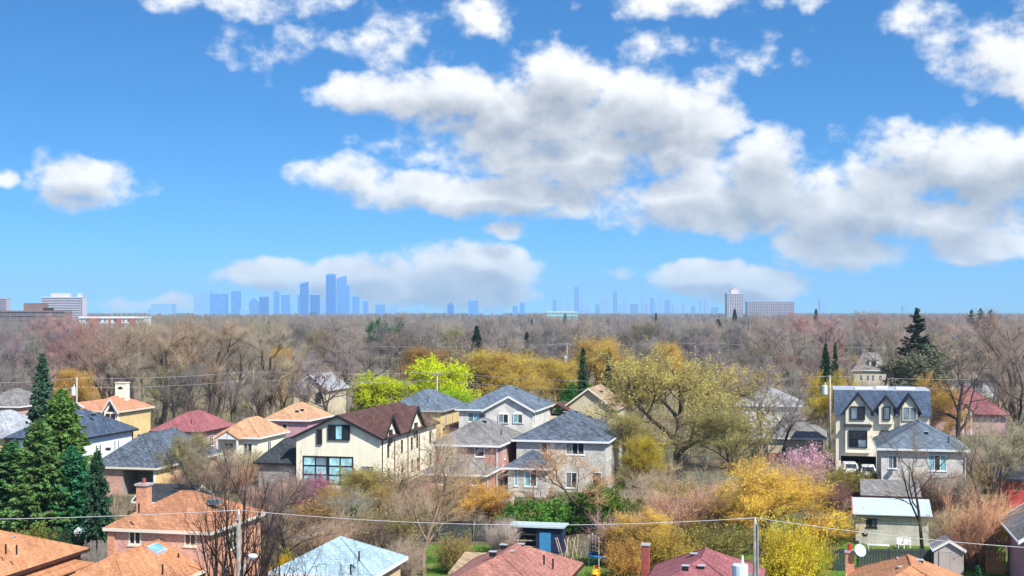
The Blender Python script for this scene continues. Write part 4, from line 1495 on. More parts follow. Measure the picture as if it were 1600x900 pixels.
MB().poly([(gx0 + .5, -.52, 5.3), (gx1 - .5, -.52, 5.3), (gm, -.52, 6.4)]).build('gable_glazing', M['glass'], h.root, fix=False)
for u0 in (gx0 + .35, gx0 + 1.2):
    h.winm('f', u0, 3.6, u0 + .6, 5.0, 1, 1, 'brown_trim', ('glass',), off=.5)
h.finish_windows()
# lower left wing with round window
h.part('wing_wall', 'stucco_yellow', (-3.4, 1.0, 0, -.01, 8.0, 5.0))
MB().slab([Vector((-3.9, .6, 4.95)), Vector((-1.2, .6, 6.5)), Vector((-1.2, 8.2, 6.5)), Vector((-3.9, 8.2, 4.95))], .16).build('wing_roof', M['sh_terra'], h.root)
MB().slab([Vector((-1.2, .6, 6.5)), Vector((1.2, .6, 5.2)), Vector((1.2, 8.2, 5.2)), Vector((-1.2, 8.2, 6.5))], .16).build('wing_roof', M['sh_terra'], h.root)
MB().slab([Vector((-3.9, .5, 5.0)), Vector((-1.2, .5, 6.55)), Vector((-1.2, .59, 6.55)), Vector((-3.9, .59, 5.0))], .3).slab([Vector((-1.2, .5, 6.55)), Vector((1.2, .5, 5.25)), Vector((1.2, .59, 5.25)), Vector((-1.2, .59, 6.55))], .3).build('bargeboard', M['white'], h.root)
MB().poly([(-3.3, 1.0, 5.0), (-.1, 1.0, 5.0), (-.1, 1.0, 5.6), (-1.2, 1.0, 6.3), (-3.3, 1.0, 5.2)]).build('wing_gable', M['stucco_yellow'], h.root, fix=False)
MB().poly([Vector((-1.3 + .3 * math.cos(t * .785), .985, 5.45 + .3 * math.sin(t * .785))) for t in range(8)]).build('round_window', M['glass'], h.root, fix=False)


def simple(name, label, px, py, ze, w, d, zr, wall, roof, kind='hip', fascia='white', cat='house', wins=(), axis=None, rot=ROT, oh=.45, inset=None):
    c = corner_at(px, py, ze)
    h = House(name, label, cat, c, w, d, ze, rot)
    for k, u0, z0, u1, z1, cc, fr_, pn in wins:
        h.winm(k, u0, z0, u1, z1, cc, 1, fr_, pn)
    if kind == 'hip':
        h.walls(wall)
        h.hip(roof, zr, fascia=fascia, axis=axis, oh=oh, inset=inset)
    elif kind == 'gy':
        h.walls(wall, {'f': [(w / 2, zr - .1)], 'b': [(w / 2, zr - .1)]})
        h.gable(roof, zr, 'y', fascia=fascia, oh=oh)
    else:
        h.walls(wall, {'r': [(d / 2, zr - .1)], 'l': [(d / 2, zr - .1)]})
        h.gable(roof, zr, 'x', fascia=fascia, oh=oh)
    h.finish_windows()
    return h


h = simple('maroon_roof_house', 'bungalow with maroon hip roof below the tall bare wood', 240, 673, 3.3, 7.0, 10.5, 5.75, 'stucco_pink', 'sh_maroon', fascia='brown_trim', wins=(('r', 3, 1, 4.4, 2.5, 2, 'white', ('glass',)), ('f', 2, 1, 3.6, 2.5, 2, 'white', ('glass',))))
h.vent(299, 660, 5.0, 'pipe')
h = simple('peach_roof_house', 'pale house with peach hip roof left of the tall utility pole', 340, 682, 3.8, 5.6, 9.0, 6.0, 'stucco_cream', 'sh_peach', fascia='white', wins=(('f', 1, 1.2, 2.2, 3.0, 2, 'white', ('glass',)), ('f', 3.6, 1.2, 4.8, 3.0, 2, 'white', ('glass',)), ('r', 3, 1.2, 4.2, 3.0, 2, 'white', ('glass',))))
MB().slab([Vector((.2, -1.4, 3.7)), Vector((1.9, -1.4, 4.7)), Vector((1.9, .8, 4.7)), Vector((.2, .8, 3.7))], .12).build('gable_roof', M['sh_peach'], h.root)
MB().slab([Vector((1.9, -1.4, 4.7)), Vector((3.6, -1.4, 3.7)), Vector((3.6, .8, 3.7)), Vector((1.9, .8, 4.7))], .12).build('gable_roof', M['sh_peach'], h.root)
MB().poly([(.4, -1.3, 3.6), (3.4, -1.3, 3.6), (1.9, -1.3, 4.5)]).build('gable_infill', M['white'], h.root, fix=False)
h.part('porch_column', 'white', (.4, -1.3, 0, .6, -1.1, 3.6), (3.2, -1.3, 0, 3.4, -1.1, 3.6))
h = simple('peach_bungalow', 'peach roofed bungalow directly left of cream gabled house', 417, 655, 4.1, 6.4, 9, 6.3, 'stucco_pink', 'sh_peach', fascia='white', wins=(('f', 2.4, 2.2, 3.2, 3.5, 1, 'white', ('glass',)),))
h.vent(472, 641, 6.2)
h.vent(464, 643, 6.0)
h = simple('dark_roof_garage', 'low garage with charcoal roof against cream house', 404, 722, 2.9, 4.4, 9, 5.4, 'concrete', 'sh_dark', 'hip', 'black', 'garage')
h = simple('gable_cottage', 'cream gabled house among bare trees behind the cream house', 459, 607, 5.6, 6.6, 10, 8.1, 'stucco_beige', 'sh_light', 'gy', 'white', wins=(('f', 4.2, 3.0, 5.4, 5.0, 1, 'brown_trim', ('glass',)),))
for p in ((493, 590), (498, 589), (505, 590)):
    h.vent(*p, 7.9)
h = simple('far_left_house', 'grey-roofed brick house at left edge behind the spruces', -30, 634, 4.6, 6.8, 9, 7.2, 'brick_dusty', 'sh_grey', wins=(('f', 3.2, 1.5, 4.0, 3.2, 1, 'white', ('glass',)), ('f', 5.0, 1.5, 5.8, 3.2, 1, 'white', ('glass',))))
h = simple('pale_siding_house', 'pale sided house half hidden by bare trees right of willow', 1150, 632, 5.6, 9.5, 10, 8.2, 'siding_white', 'sh_light', wins=(('f', 3, 3.2, 4.4, 4.6, 2, 'white', ('glass',)),))
h = simple('red_roof_house', 'house with tall raspberry red hip roof at the right', 1463, 646, 3.4, 10.6, 11, 7.7, 'stucco_pink', 'sh_red', fascia='brown_trim', oh=.6)
MB().slab([Vector((3.6, -.9, 3.6)), Vector((4.7, -.9, 5.0)), Vector((4.7, 2.5, 5.0)), Vector((3.6, 1.0, 3.6))], .12).build('gable_roof', M['sh_red'], h.root)
MB().slab([Vector((4.7, -.9, 5.0)), Vector((5.8, -.9, 3.6)), Vector((5.8, 1.0, 3.6)), Vector((4.7, 2.5, 5.0))], .12).build('gable_roof', M['sh_red'], h.root)
MB().poly([(3.8, -.8, 3.5), (5.6, -.8, 3.5), (4.7, -.8, 4.75)]).build('gable_infill', M['stucco_pink'], h.root, fix=False)
h.part('porch_column', 'white', (4.0, -.8, 0, 4.2, -.6, 3.5), (5.2, -.8, 0, 5.4, -.6, 3.5))
h = simple('white_flat_house', 'white two-storey house with low brown roof behind red-roofed house', 1487, 591, 4.9, 9.6, 9, 6.3, 'stucco_white', 'sh_tan', fascia='brown_trim', wins=(('f', .8, 1.9, 2.0, 3.9, 2, 'grey_trim', ('glass_mid',)), ('f', 4.3, 1.9, 6.6, 3.9, 3, 'grey_trim', ('glass_mid', 'glass', 'glass_mid'))))
h = simple('dormer_house', 'grey steep-roofed house with dormer above three-gable house', 1334, 578, 4.5, 9.0, 9, 9.0, 'stucco_beige', 'sh_grey', fascia='white', inset=3.0, wins=(('f', 1.5, 1.6, 2.3, 3.2, 2, 'white', ('glass',)), ('f', 3.2, 1.6, 4.0, 3.2, 2, 'white', ('glass',)), ('f', 4.5, 1.6, 5.3, 3.2, 2, 'white', ('glass',)), ('f', 6.4, 1.6, 7.2, 3.2, 2, 'white', ('glass',))))
dm = h.part('dormer', 'stucco_cream', (4.0, .6, 5.2, 6.2, 3.0, 7.0))
MB().box(4.5, .54, 5.6, 5.7, .596, 6.7).build('pane', M['glass'], dm)
MB().box(3.8, .4, 7.003, 6.4, 3.2, 7.2).build('dormer_roof', M['sh_grey'], dm)

# ------------------------------------------------------------------ foreground houses
fr = G(140, 857, 2.9)
h = House('orange_bungalow', 'bungalow with orange shingle hip roof in the bottom left corner', 'house', fr - UX * 10.55 - UY * 11.55, 10.1, 11.1, 2.9)
h.walls('brick_orange')
h.hip('sh_orange', 5.35, fascia='brown_trim', axis='x')
for p, k in (((9, 861), 'pipe'), ((26, 862), 'pipe'), ((18, 842), 'box')):
    h.vent(*p, 4.2, k)
lw = h.inv @ G(150, 878, 2.3)
MB().slab([Vector((lw.x - 3.6, lw.y - 6.5, 2.6)), Vector((lw.x, lw.y - 6.5, 2.25)), Vector((lw.x, lw.y, 2.25)), Vector((lw.x - 3.6, lw.y, 2.6))], .1).build('carport_roof', M['sh_orange'], h.root)
h.part('carport_post', 'brown_trim', (lw.x - .2, lw.y - .3, 0, lw.x - .08, lw.y - .18, 2.2), (lw.x - .2, lw.y - 6.2, 0, lw.x - .08, lw.y - 6.08, 2.2))

c = corner_at(172, 824, 5.4)
h = House('orange_two_storey', 'two-storey orange brick house with orange hip roof and brick chimney', 'house', c, 7.2, 8.4, 5.4)
h.win('f', (201, 827, 220.5, 851), 2, 1, 'cream_trim', ('glass', 'glass'), bar=.1)
h.win('f', (288, 829, 307, 853), 2, 1, 'cream_trim', ('glass_mid', 'glass'), bar=.1)
h.winm('r', 3.2, 3.6, 4.4, 5.0, 2, 1, 'cream_trim')
h.winm('r', 2.4, .8, 3.0, 2.6, 1, 1, 'white')
h.walls('brick_dusty', mats={'r': 'brick_orange'})
h.hip('sh_orange_dk', 7.4, fascia='cream_trim', axis='x', inset=3.4, oh=.32)
h.part('corner_pier', 'brick_orange', (-.12, -.14, 0, .38, -.006, 5.3))
ch = h.part('chimney', 'brick_orange', (-.95, 5.2, 0, -.15, 6.0, 7.5))
MB().box(-1.05, 5.1, 7.503, -.05, 6.1, 7.65).build('chimney_cap', M['concrete'], ch)
MB().tube([(-.55, 5.6, 7.65), (-.55, 5.6, 8.0)], .14, 8).build('flue', M['brick_red'], ch)
h.vent(217, 797, 6.7, 'pipe')
p = h.inv @ G(334, 782, 6.9)
sk = MB().box(p.x - .4, p.y - .35, p.z - .25, p.x + .4, p.y + .35, p.z + .06).build('skylight', M['glass_mid'], h.root)
h.finish_windows()
# front wing, ridge running towards the street
yN, xL, xR = -9.4, -.6, 6.7
wf = House('x', 'x', 'x', c, 1, 1, 2.9)
bpy.data.objects.remove(wf.root)
wf.root, wf.inv = h.root, h.inv
p = h.inv @ G(336, 883, 2.9)
xR = p.x - .35
pr = h.inv @ G(254, 841, 4.75)
xL = 2 * pr.x - xR
wf.w, wf.d = xR - xL, -yN - .03
wf.face = lambda k, y0=0, x1=None: {'f': (Vector((xL, yN, 0)), EX, -EY), 'r': (Vector((xR, yN, 0)), EY, EX), 'l': (Vector((xL, -.03, 0)), -EY, -EX), 'b': (Vector((xR, -.03, 0)), -EX, EY)}[k]
wf.winm('r', 5.0, .9, 5.8, 2.4, 1, 1, 'cream_trim')
wf.winm('r', 7.6, .9, 8.2, 2.4, 1, 1, 'cream_trim')
wf.walls('brick_orange')
rfx = MB()
oh = .4
a0, a1 = Vector((xL - oh, yN - oh, 2.9)), Vector((xR + oh, yN - oh, 2.9))
b0_, b1_ = Vector((xL - oh, -.04, 2.9)), Vector((xR + oh, -.04, 2.9))
xm = (xL + xR) / 2
r0_, r1_ = Vector((xm, yN + 3.6, 4.75)), Vector((xm, -.04, 4.75))
rfx.poly([a0, a1, r0_]).poly([a1, b1_, r1_, r0_]).poly([b0_, a0, r0_, r1_]).poly([a0, b0_, b1_, a1])
wr = rfx.build('wing_roof', M['sh_orange'], h.root)
MB().box(xR + oh + .003, yN - oh, 2.7, xR + oh + .05, -.05, 2.92).box(xL - oh - .05, yN - oh, 2.7, xL - oh - .003, -.05, 2.92).build('fascia', M['cream_trim'], wr)
capm = MB()
for a, b in ((a0, r0_), (a1, r0_), (r0_, r1_)):
    capm.tube([a, b], .05, 5)
capm.build('ridge_cap', M['sh_orange'], wr)
wf.finish_windows()
for (px, py, z, k) in ((258, 853, 4.2, 'box'), (279, 875, 3.6, 'pipe'), (254, 893, 3.8, 'pipe')):
    h.vent(px, py, z, k)
p = h.inv @ G(244, 863, 4.2)
sl = (4.75 - 2.9) / ((xR - xL) / 2 + oh)
sx = p.x
zz = lambda x: 4.75 - sl * abs(x - xm)
sk = MB().slab([Vector((sx - .3, p.y - .75, zz(sx - .3) + .16)), Vector((sx + .45, p.y - .75, zz(sx + .45) + .16)), Vector((sx + .45, p.y + .75, zz(sx + .45) + .16)), Vector((sx - .3, p.y + .75, zz(sx - .3) + .16))], .2).build('skylight', M['grey_trim'], h.root)
MB().slab([Vector((sx - .2, p.y - .65, zz(sx - .2) + .2)), Vector((sx + .35, p.y - .65, zz(sx + .35) + .2)), Vector((sx + .35, p.y + .65, zz(sx + .35) + .2)), Vector((sx - .2, p.y + .65, zz(sx - .2) + .2))], .03).build('pane', M['cyan_film'], sk)

# pale blue pyramid roof
A = G(637, 870, 2.9)
h = House('blue_roof_bungalow', 'small bungalow with pale blue shingle pyramid roof', 'house', A - UX * 6.8 - UY * 6.8, 6.4, 6.4, 2.9)
h.walls('stucco_tan')
h.hip('sh_blue', 4.75, fascia='white', oh=.4, axis='y')
h.vent(561, 872, 4.0, 'pipe')
h.vent(548, 893, 3.6, 'pipe')

# rust red hip roof
A = G(912, 880, 2.9)
h = House('rust_roof_bungalow', 'bungalow with rust red hip roof at the bottom centre', 'house', A - UX * 7.25 - UY * 11.4, 6.85, 11.0, 2.9)
h.walls('brick_orange')
h.hip('sh_rust', 4.75, fascia='brown_trim', oh=.4, axis='y')
for p in ((787, 855), (814, 854), (797, 865), (770, 866)):
    h.vent(*p, 4.5)
h.vent(850, 878, 4.0, 'pipe')
h.vent(864, 884, 3.7, 'pipe')
h = House('tan_lean_to', 'tan shingled lean-to roof with orange board edge behind rust red roof', 'shed', G(705, 893, 2.2) + UY * .5, 3.6, 4.0, 2.0)
h.walls('wood_orange')
MB().slab([Vector((-.3, -.3, 2.05)), Vector((3.8, -.3, 2.05)), Vector((3.8, 4.2, 2.7)), Vector((-.3, 4.2, 2.7))], .12).build('roof', M['sh_tan'], h.root)

# maroon hip roof with red brick chimney
A = G(1103, 857, 4.75)
h = House('maroon_bungalow', 'bungalow with maroon hip roof and slim red brick chimney', 'house', A - UX * 3.35 - UY * 6.8, 6.7, 10.0, 2.9)
h.walls('brick_red')
h.hip('sh_maroon', 4.75, fascia='brown_trim', oh=.3, axis='y', inset=3.5)
for p in ((1084, 869), (1109, 870), (1071, 888), (1096, 888)):
    h.vent(*p, 4.3)
p = h.inv @ G(1009, 898, 2.6)
ch = h.part('chimney', 'brick_red', (p.x - .24, p.y - .3, 0, p.x + .24, p.y + .3, 4.55))
MB().box(p.x - .3, p.y - .36, 4.553, p.x + .3, p.y + .36, 4.65).build('chimney_cap', M['concrete'], ch)

# orange hip roof at the right with chimney and dish
A = G(1418, 867, 4.75)
h = House('orange_right_bungalow', 'bungalow with orange hip roof, brick chimney and dish at bottom right', 'house', A - UX * 3.35 - UY * 6.8, 6.7, 10.0, 2.9)
h.walls('brick_orange')
h.hip('sh_orange', 4.75, fascia='cream_trim', oh=.3, axis='y', inset=3.5)
for p in ((1407, 876), (1437, 879), (1409, 890)):
    h.vent(*p, 4.3)
p = h.inv @ G(1327.5, 899, 2.8)
ch = h.part('chimney', 'brick_orange', (p.x - .27, p.y - .3, 0, p.x + .27, p.y + .3, 4.3))
MB().box(p.x - .33, p.y - .36, 4.303, p.x + .33, p.y + .36, 4.42).build('chimney_cap', M['concrete'], ch)
MB().tube([(p.x, p.y, 4.42), (p.x, p.y, 4.85)], .13, 8).build('flue', M['red_plastic'], ch)
ds = MB()
n = 14
ctr = Vector((p.x + .62, p.y - .35, 4.5))
ax = Vector((.5, -.75, .42)).normalized()
a_ = ax.cross(EZ).normalized()
b_ = a_.cross(ax)
ring = [[ctr + (a_ * math.cos(6.283 * t / n) + b_ * math.sin(6.283 * t / n)) * rr + ax * (.5 * rr * rr) for t in range(n)] for rr in (.1, .25, .42)]
ds.poly(ring[0])
for k in range(2):
    for t in range(n):
        ds.poly([ring[k][t], ring[k][(t + 1) % n], ring[k + 1][(t + 1) % n], ring[k + 1][t]])
do = ds.build('satellite_dish', M['transformer'], h.root, smooth=True)
MB().tube([(p.x + .25, p.y - .1, 4.0), ctr - ax * .02], .03, 6).tube([ctr - b_ * .3, ctr + ax * .45], .02, 6).build('dish_arm', M['galv'], do)

# pink house at the right edge
A = G(1603, 852, 3.6)
h = House('pink_house', 'pink walled house with grey gable roof at the right edge', 'house', A, 8.0, 9.0, 4.2)
h.walls('stucco_pink', {'f': [(4.0, 6.7)], 'b': [(4.0, 6.7)]})
h.gable('sh_grey', 6.8, 'y', oh=.6, fascia='white')
A = G(1574, 778, 3.0)
h = simple('red_wall_house', 'red walled house at the right edge behind the pink house', 1576, 748, 4.0, 7.0, 8.0, 6.4, 'stucco_red', 'sh_dark', fascia='black')

# ------------------------------------------------------------------ far buildings
def mat_far(name, c, rough=.35, metal=.0, win=None, bw=9.0, bh=14.0, ms=1.1):
    m, q, bs = new_mat(name)
    tcd, vec, z = wall_coords(q)
    b = q.n('ShaderNodeTexBrick')
    b.offset = 0.0
    q.put(b.inputs['Vector'], vec)
    b.inputs['Color1'].default_value = rgb(c)
    b.inputs['Color2'].default_value = rgb([x * .86 for x in c])
    b.inputs['Mortar'].default_value = rgb(win or [min(1, x * 1.3) for x in c])
    b.inputs['Scale'].default_value = 1.0
    b.inputs['Mortar Size'].default_value = ms
    b.inputs['Brick Width'].default_value = bw
    b.inputs['Row Height'].default_value = bh
    q.put(bs.inputs['Base Color'], b.outputs['Color'])
    bs.inputs['Roughness'].default_value = rough
    bs.inputs['Metallic'].default_value = metal
    return m


M['tower_blue'] = mat_far('hazed_blue_glass_tower', (.10, .29, .66), .4, .0)  # tower colours: bluish glass with the blue of distance haze mixed in
M['tower_deep'] = mat_far('hazed_deep_blue_glass_tower', (.05, .20, .54), .4)
M['tower_pale'] = mat_far('hazed_pale_blue_glass_tower', (.22, .44, .78), .5)
M['conc_pale'] = mat_plain('pale_precast', (.58, .55, .60), .8, var=.05, scale=.1)
M['conc_mauve'] = mat_plain('mauve_precast', (.46, .41, .48), .8, var=.05, scale=.1)
M['brick_far'] = mat_plain('brown_brick', (.24, .16, .14), .9, var=.12, scale=.2)
M['brick_far_red'] = mat_plain('red_brick_panel', (.33, .12, .10), .9, var=.12, scale=.2)
M['panel_white'] = mat_plain('white_panel', (.66, .72, .74), .7, var=.05, scale=.2)
M['win_far'] = mat_glass('dark_far_windows', (.10, .12, .17), 0, .15)
M['teal_far'] = mat_glass('teal_glazing', (.12, .48, .52), .2, .2)


def tower(x0, x1, ytop, Y, mat, label, name='office_tower', parts=(), crown=None, depth=None, group='towers of the hazy skyline', rot=.15):
    w_ = (x1 - x0) / FPX * Y
    z = CAM_H - (ytop - HOR) / FPX * Y
    d_ = depth or max(12, w_ * .85)
    r = empty(name, ((x0 + x1) / 2 / FPX * Y - 800 / FPX * Y, Y, 0), 0)
    tag(r, label, 'tower', group)
    MB().box(-w_ / 2, -d_ / 2, 0, w_ / 2, d_ / 2, z).build('shaft', M[mat], r)
    if crown == 'box':
        MB().box(-w_ * .28, -d_ * .28, z + .01, w_ * .28, d_ * .28, z + max(4, w_ * .14)).build('plant_room', M['tower_pale'], r)
    elif crown == 'slant':
        v = [(-w_ / 2, -d_ / 2, z), (w_ / 2, -d_ / 2, z), (w_ / 2, d_ / 2, z), (-w_ / 2, d_ / 2, z)]
        k = w_ * .28
        MB().poly([(-w_ / 2, -d_ / 2, z + .01), (w_ / 2, -d_ / 2, z + .01), (w_ / 2, -d_ / 2, z + k)]).poly([(-w_ / 2, d_ / 2, z + .01), (w_ / 2, d_ / 2, z + .01), (w_ / 2, d_ / 2, z + k)]).poly([(-w_ / 2, -d_ / 2, z + .01), (w_ / 2, -d_ / 2, z + k), (w_ / 2, d_ / 2, z + k), (-w_ / 2, d_ / 2, z + .01)]).poly([(w_ / 2, -d_ / 2, z + .01), (w_ / 2, d_ / 2, z + .01), (w_ / 2, d_ / 2, z + k), (w_ / 2, -d_ / 2, z + k)]).build('sloping_top', M[mat], r)
    elif crown == 'mast':
        MB().box(-w_ * .3, -d_ * .3, z + .01, w_ * .3, d_ * .3, z + 5).build('plant_room', M[mat], r)
        MB().tube([(0, 0, z + 5), (0, 0, z + 26)], [1.2, .5], 6).build('mast', M['tower_pale'], r)
    elif crown == 'steps':
        MB().box(-w_ * .36, -d_ * .36, z + .01, w_ * .36, d_ * .36, z + w_ * .22).build('setback', M[mat], r)
        MB().box(-w_ * .2, -d_ * .2, z + w_ * .22 + .01, w_ * .2, d_ * .2, z + w_ * .36).build('setback', M[mat], r)
    return r


near_sky = [  # left cluster, about 6 km out: x0, x1, top row, material, crown
    (240, 272, 475, 'tower_pale', None), (232, 241, 482, 'tower_pale', None), (305, 330, 461, 'tower_pale', 'slant'), (330, 354.5, 459, 'tower_blue', 'box'),
    (314, 342, 476, 'tower_pale', None), (362, 375.5, 455, 'tower_blue', 'box'), (376, 390, 483, 'tower_pale', None), (390, 404, 472, 'tower_blue', 'steps'),
    (406, 419, 464, 'tower_deep', 'box'), (421, 427.5, 466, 'tower_pale', None), (428, 436, 457, 'tower_blue', 'steps'), (440, 452, 461, 'tower_blue', 'box'),
    (453, 459, 476, 'tower_pale', None), (465, 470, 461, 'tower_blue', None), (469.5, 481.5, 444, 'tower_deep', 'slant'), (485, 499, 461, 'tower_deep', 'box'),
    (500, 510, 471, 'tower_pale', None), (510, 524, 429, 'tower_deep', 'box'), (509, 522.5, 460, 'tower_pale', None), (526.5, 541, 435, 'tower_blue', 'slant'),
    (541, 546, 446, 'tower_blue', None), (545, 552, 456, 'tower_pale', 'box'), (551, 561, 463, 'tower_blue', None), (560, 567, 466, 'tower_pale', None),
    (566, 575, 471, 'tower_blue', 'box'), (587, 601, 476, 'tower_blue', 'box'), (607, 620, 477, 'tower_pale', 'box'), (627, 640, 485, 'tower_pale', None),
    (649, 656, 478, 'tower_pale', None), (699, 709, 477, 'tower_deep', 'steps'), (732, 747, 470, 'tower_blue', 'box'), (754, 767, 482, 'tower_pale', None),
    (771, 786, 482, 'tower_pale', None), (801, 809, 478, 'tower_blue', None), (812, 819.5, 473, 'tower_blue', 'box')]
SPECIAL = {429: 'tallest dark blue tower in the left skyline cluster', 435: 'broad tall blue tower with sloping top right of the tallest',
           444: 'slim deep blue tower, second tallest left of the tallest one', 455: 'blue tower standing alone right of wide left slabs'}
for k, (x0, x1, yt, mt, cr) in enumerate(near_sky):
    lab = SPECIAL.get(yt, 'blue tower, %s from left in the nearer skyline left of centre' % ORD[k])
    tower(x0, x1, yt, 6000 + (k * 37 % 11) * 55, mt, lab, crown=cr)
far_sky = [(864, 869.5, 468, None), (874, 879, 467, None), (885.5, 892, 474, 'box'), (897, 904.5, 449, 'mast'), (906, 912, 466, None), (914, 922, 478, None), (930, 937, 476, None),
           (939, 945.5, 460, 'steps'), (947, 951, 467, None), (958, 964.5, 456, 'mast'), (966, 972, 477, None), (974, 980.5, 467, 'box'), (985, 997, 475, None),
           (1002, 1009.5, 458, 'box'), (1010, 1015, 474, None), (1016, 1022, 465, None), (1024, 1029, 472, None), (1031, 1037, 462, 'steps'), (1039, 1047, 468, None), (1050, 1060, 478, None), (1066, 1072, 474, None),
           (1080, 1086, 479, None), (1093, 1099, 469, 'box'), (1101, 1108.5, 471, None), (1112, 1122, 480, None), (1280, 1289, 469, 'steps'), (1410, 1418, 479, None)]
for k, (x0, x1, yt, cr) in enumerate(far_sky):
    lab = 'faint pale blue tower, %s from left in the distant downtown skyline' % ORD[k]
    if yt == 449:
        lab = 'tallest faint tower in the distant downtown skyline'
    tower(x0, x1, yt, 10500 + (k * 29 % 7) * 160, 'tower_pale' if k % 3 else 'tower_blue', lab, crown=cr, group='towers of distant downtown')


def block(name, label, x0, x1, ytop, Y, mat, cols, rows, winmat='win_far', wfrac=(.62, .5), depth=14, base=0.0, extra=(), band=False):
    """apartment slab: walls with window openings standing proud and recessed, all windows one part"""
    w_ = (x1 - x0) / FPX * Y
    z = CAM_H - (ytop - HOR) / FPX * Y
    r = empty(name, ((x0 - 800) / FPX * Y, Y, 0), 0)
    tag(r, label, 'building')
    MB().box(0, 0, 0, w_, depth, z).build('wall', M[mat], r)
    wn_, bl = MB(), MB()
    cw, rh = w_ / cols, z / rows
    for i in range(cols):
        for j in range(rows):
            cx, cz = (i + .5) * cw, (j + .5) * rh
            wn_.box(cx - cw * wfrac[0] / 2, -.16, cz - rh * wfrac[1] / 2, cx + cw * wfrac[0] / 2, -.02, cz + rh * wfrac[1] / 2)
    wo2 = wn_.build('windows', M[winmat], r, fix=False)
    wo2['kind'] = 'stuff'
    for j in range(rows + 1):
        bl.box(-.2, -.7, j * rh - .16, w_ + .2, -.01, j * rh + .16)
    bo = bl.build('floor_slabs', M[mat], r, fix=False)
    bo['kind'] = 'stuff'
    MB().box(-.3, -.3, z + .17, w_ + .3, depth + .3, z + .9).build('parapet', M[mat], r)
    return r, w_, z


r, w_, z = block('apartment_slab', 'pale grey slab apartment block with rows of windows on left horizon', 65.5, 129, 465, 1500, 'conc_pale', 22, 13, depth=16)
MB().box(w_ * .2, 3, z + .9, w_ * .62, 13, z + 5).build('plant_room', M['conc_pale'], r)
MB().box(w_ * .86, 3, z + .9, w_ * .93, 10, z + 5).build('plant_room', M['conc_pale'], r)
r, w_, z = block('apartment_slab', 'narrow pale apartment block at the extreme left horizon', -22, 9.5, 467, 1600, 'conc_mauve', 10, 14)
r, w_, z = block('brick_apartment', 'brown brick apartment block with square roof tower at left', -20, 101, 487, 1050, 'brick_far', 26, 6, depth=18)
MB().box((34.5 + 20) / FPX * 1050, 3, z + .91, (64.5 + 20) / FPX * 1050, 15, CAM_H - (473.5 - HOR) / FPX * 1050).build('roof_tower', M['brick_far'], r)
MB().box((66 + 20) / FPX * 1050, 3, z + .91, (76 + 20) / FPX * 1050, 12, CAM_H - (481 - HOR) / FPX * 1050).build('plant_room', M['dark_int'], r)
r, w_, z = block('low_apartment', 'long white apartment block with red brick balconies at left', 124, 226, 497, 800, 'panel_white', 14, 5, depth=14, wfrac=(.3, .5))
for a, b in ((.14, .31), (.46, .49), (.56, .65), (.78, .87)):
    MB().box(w_ * a, -1.0, 0, w_ * b, -.72, z).build('balcony_bay', M['brick_far_red'], r)
MB().tube([(w_ * .47, 4, z + .9), (w_ * .47, 4, z + 9)], .12, 6).tube([(w_ * .34, 4, z + 3), (w_ * .50, 4, z + 3)], .10, 6).build('roof_antenna', M['grey_trim'], r)
MB().tube([(w_ * .61, 4, z + .9), (w_ * .61, 4, z + 5.5)], .12, 6).tube([(w_ * .53, 4, z + 5.4), (w_ * .67, 4, z + 5.4)], .10, 6).build('roof_antenna', M['grey_trim'], r)
r, w_, z = block('apartment_tower', 'white apartment tower with dark window columns on right horizon', 1136, 1162, 459, 2500, 'conc_pale', 7, 19, depth=24)
MB().box(w_ * .25, 4, z + .91, w_ * .75, 18, z + 8).build('plant_room', M['conc_pale'], r)
MB().box(w_ * .38, 8, z + 8.01, w_ * .62, 15, z + 11).build('plant_room', M['conc_mauve'], r)
r, w_, z = block('long_slab', 'long low mauve slab building right of the white tower', 1167, 1241, 472, 3000, 'conc_mauve', 22, 11, depth=20)
r, w_, z = block('teal_offices', 'low teal glazed office building on the horizon near centre', 854, 902, 488, 1700, 'panel_white', 12, 4, 'teal_far', (.85, .7), depth=18)
for k, (x0, x1, yt, Y) in enumerate(((452, 486, 527, 640), (514, 552, 525, 640))):
    w_ = (x1 - x0) / FPX * Y
    z = CAM_H - (yt - HOR) / FPX * Y
    r = empty('flat_roof_building', ((x0 - 800) / FPX * Y, Y, 0), ROT)
    tag(r, 'white flat-roofed building in the wood, %s from the left' % ORD[k], 'building', 'flat roofs among the trees')
    MB().box(0, 0, 0, w_, 9, z).build('wall', M['stucco_white'], r)
    MB().box(-.3, -.3, z + .003, w_ + .3, 9.3, z + .35).build('roof', M['flat_roof'], r)
    for i in range(4):
        MB().box(w_ * (.1 + .22 * i), -.06, z - 2.4, w_ * (.22 + .22 * i), -.004, z - .9).build('window', M['glass'], r)

# ------------------------------------------------------------------ poles and cables
def wire(name, label, a, b, sag, rad=.018, mat='wire', group='overhead cables'):
    pts = []
    for i in range(25):
        t = i / 24
        p = Vector(a).lerp(Vector(b), t)
        p.z -= sag * 4 * t * (1 - t)
        pts.append(p)
    o = MB().tube(pts, rad, 5).build(name, M[mat], None, smooth=True)
    return tag(o, label, 'cable', group)


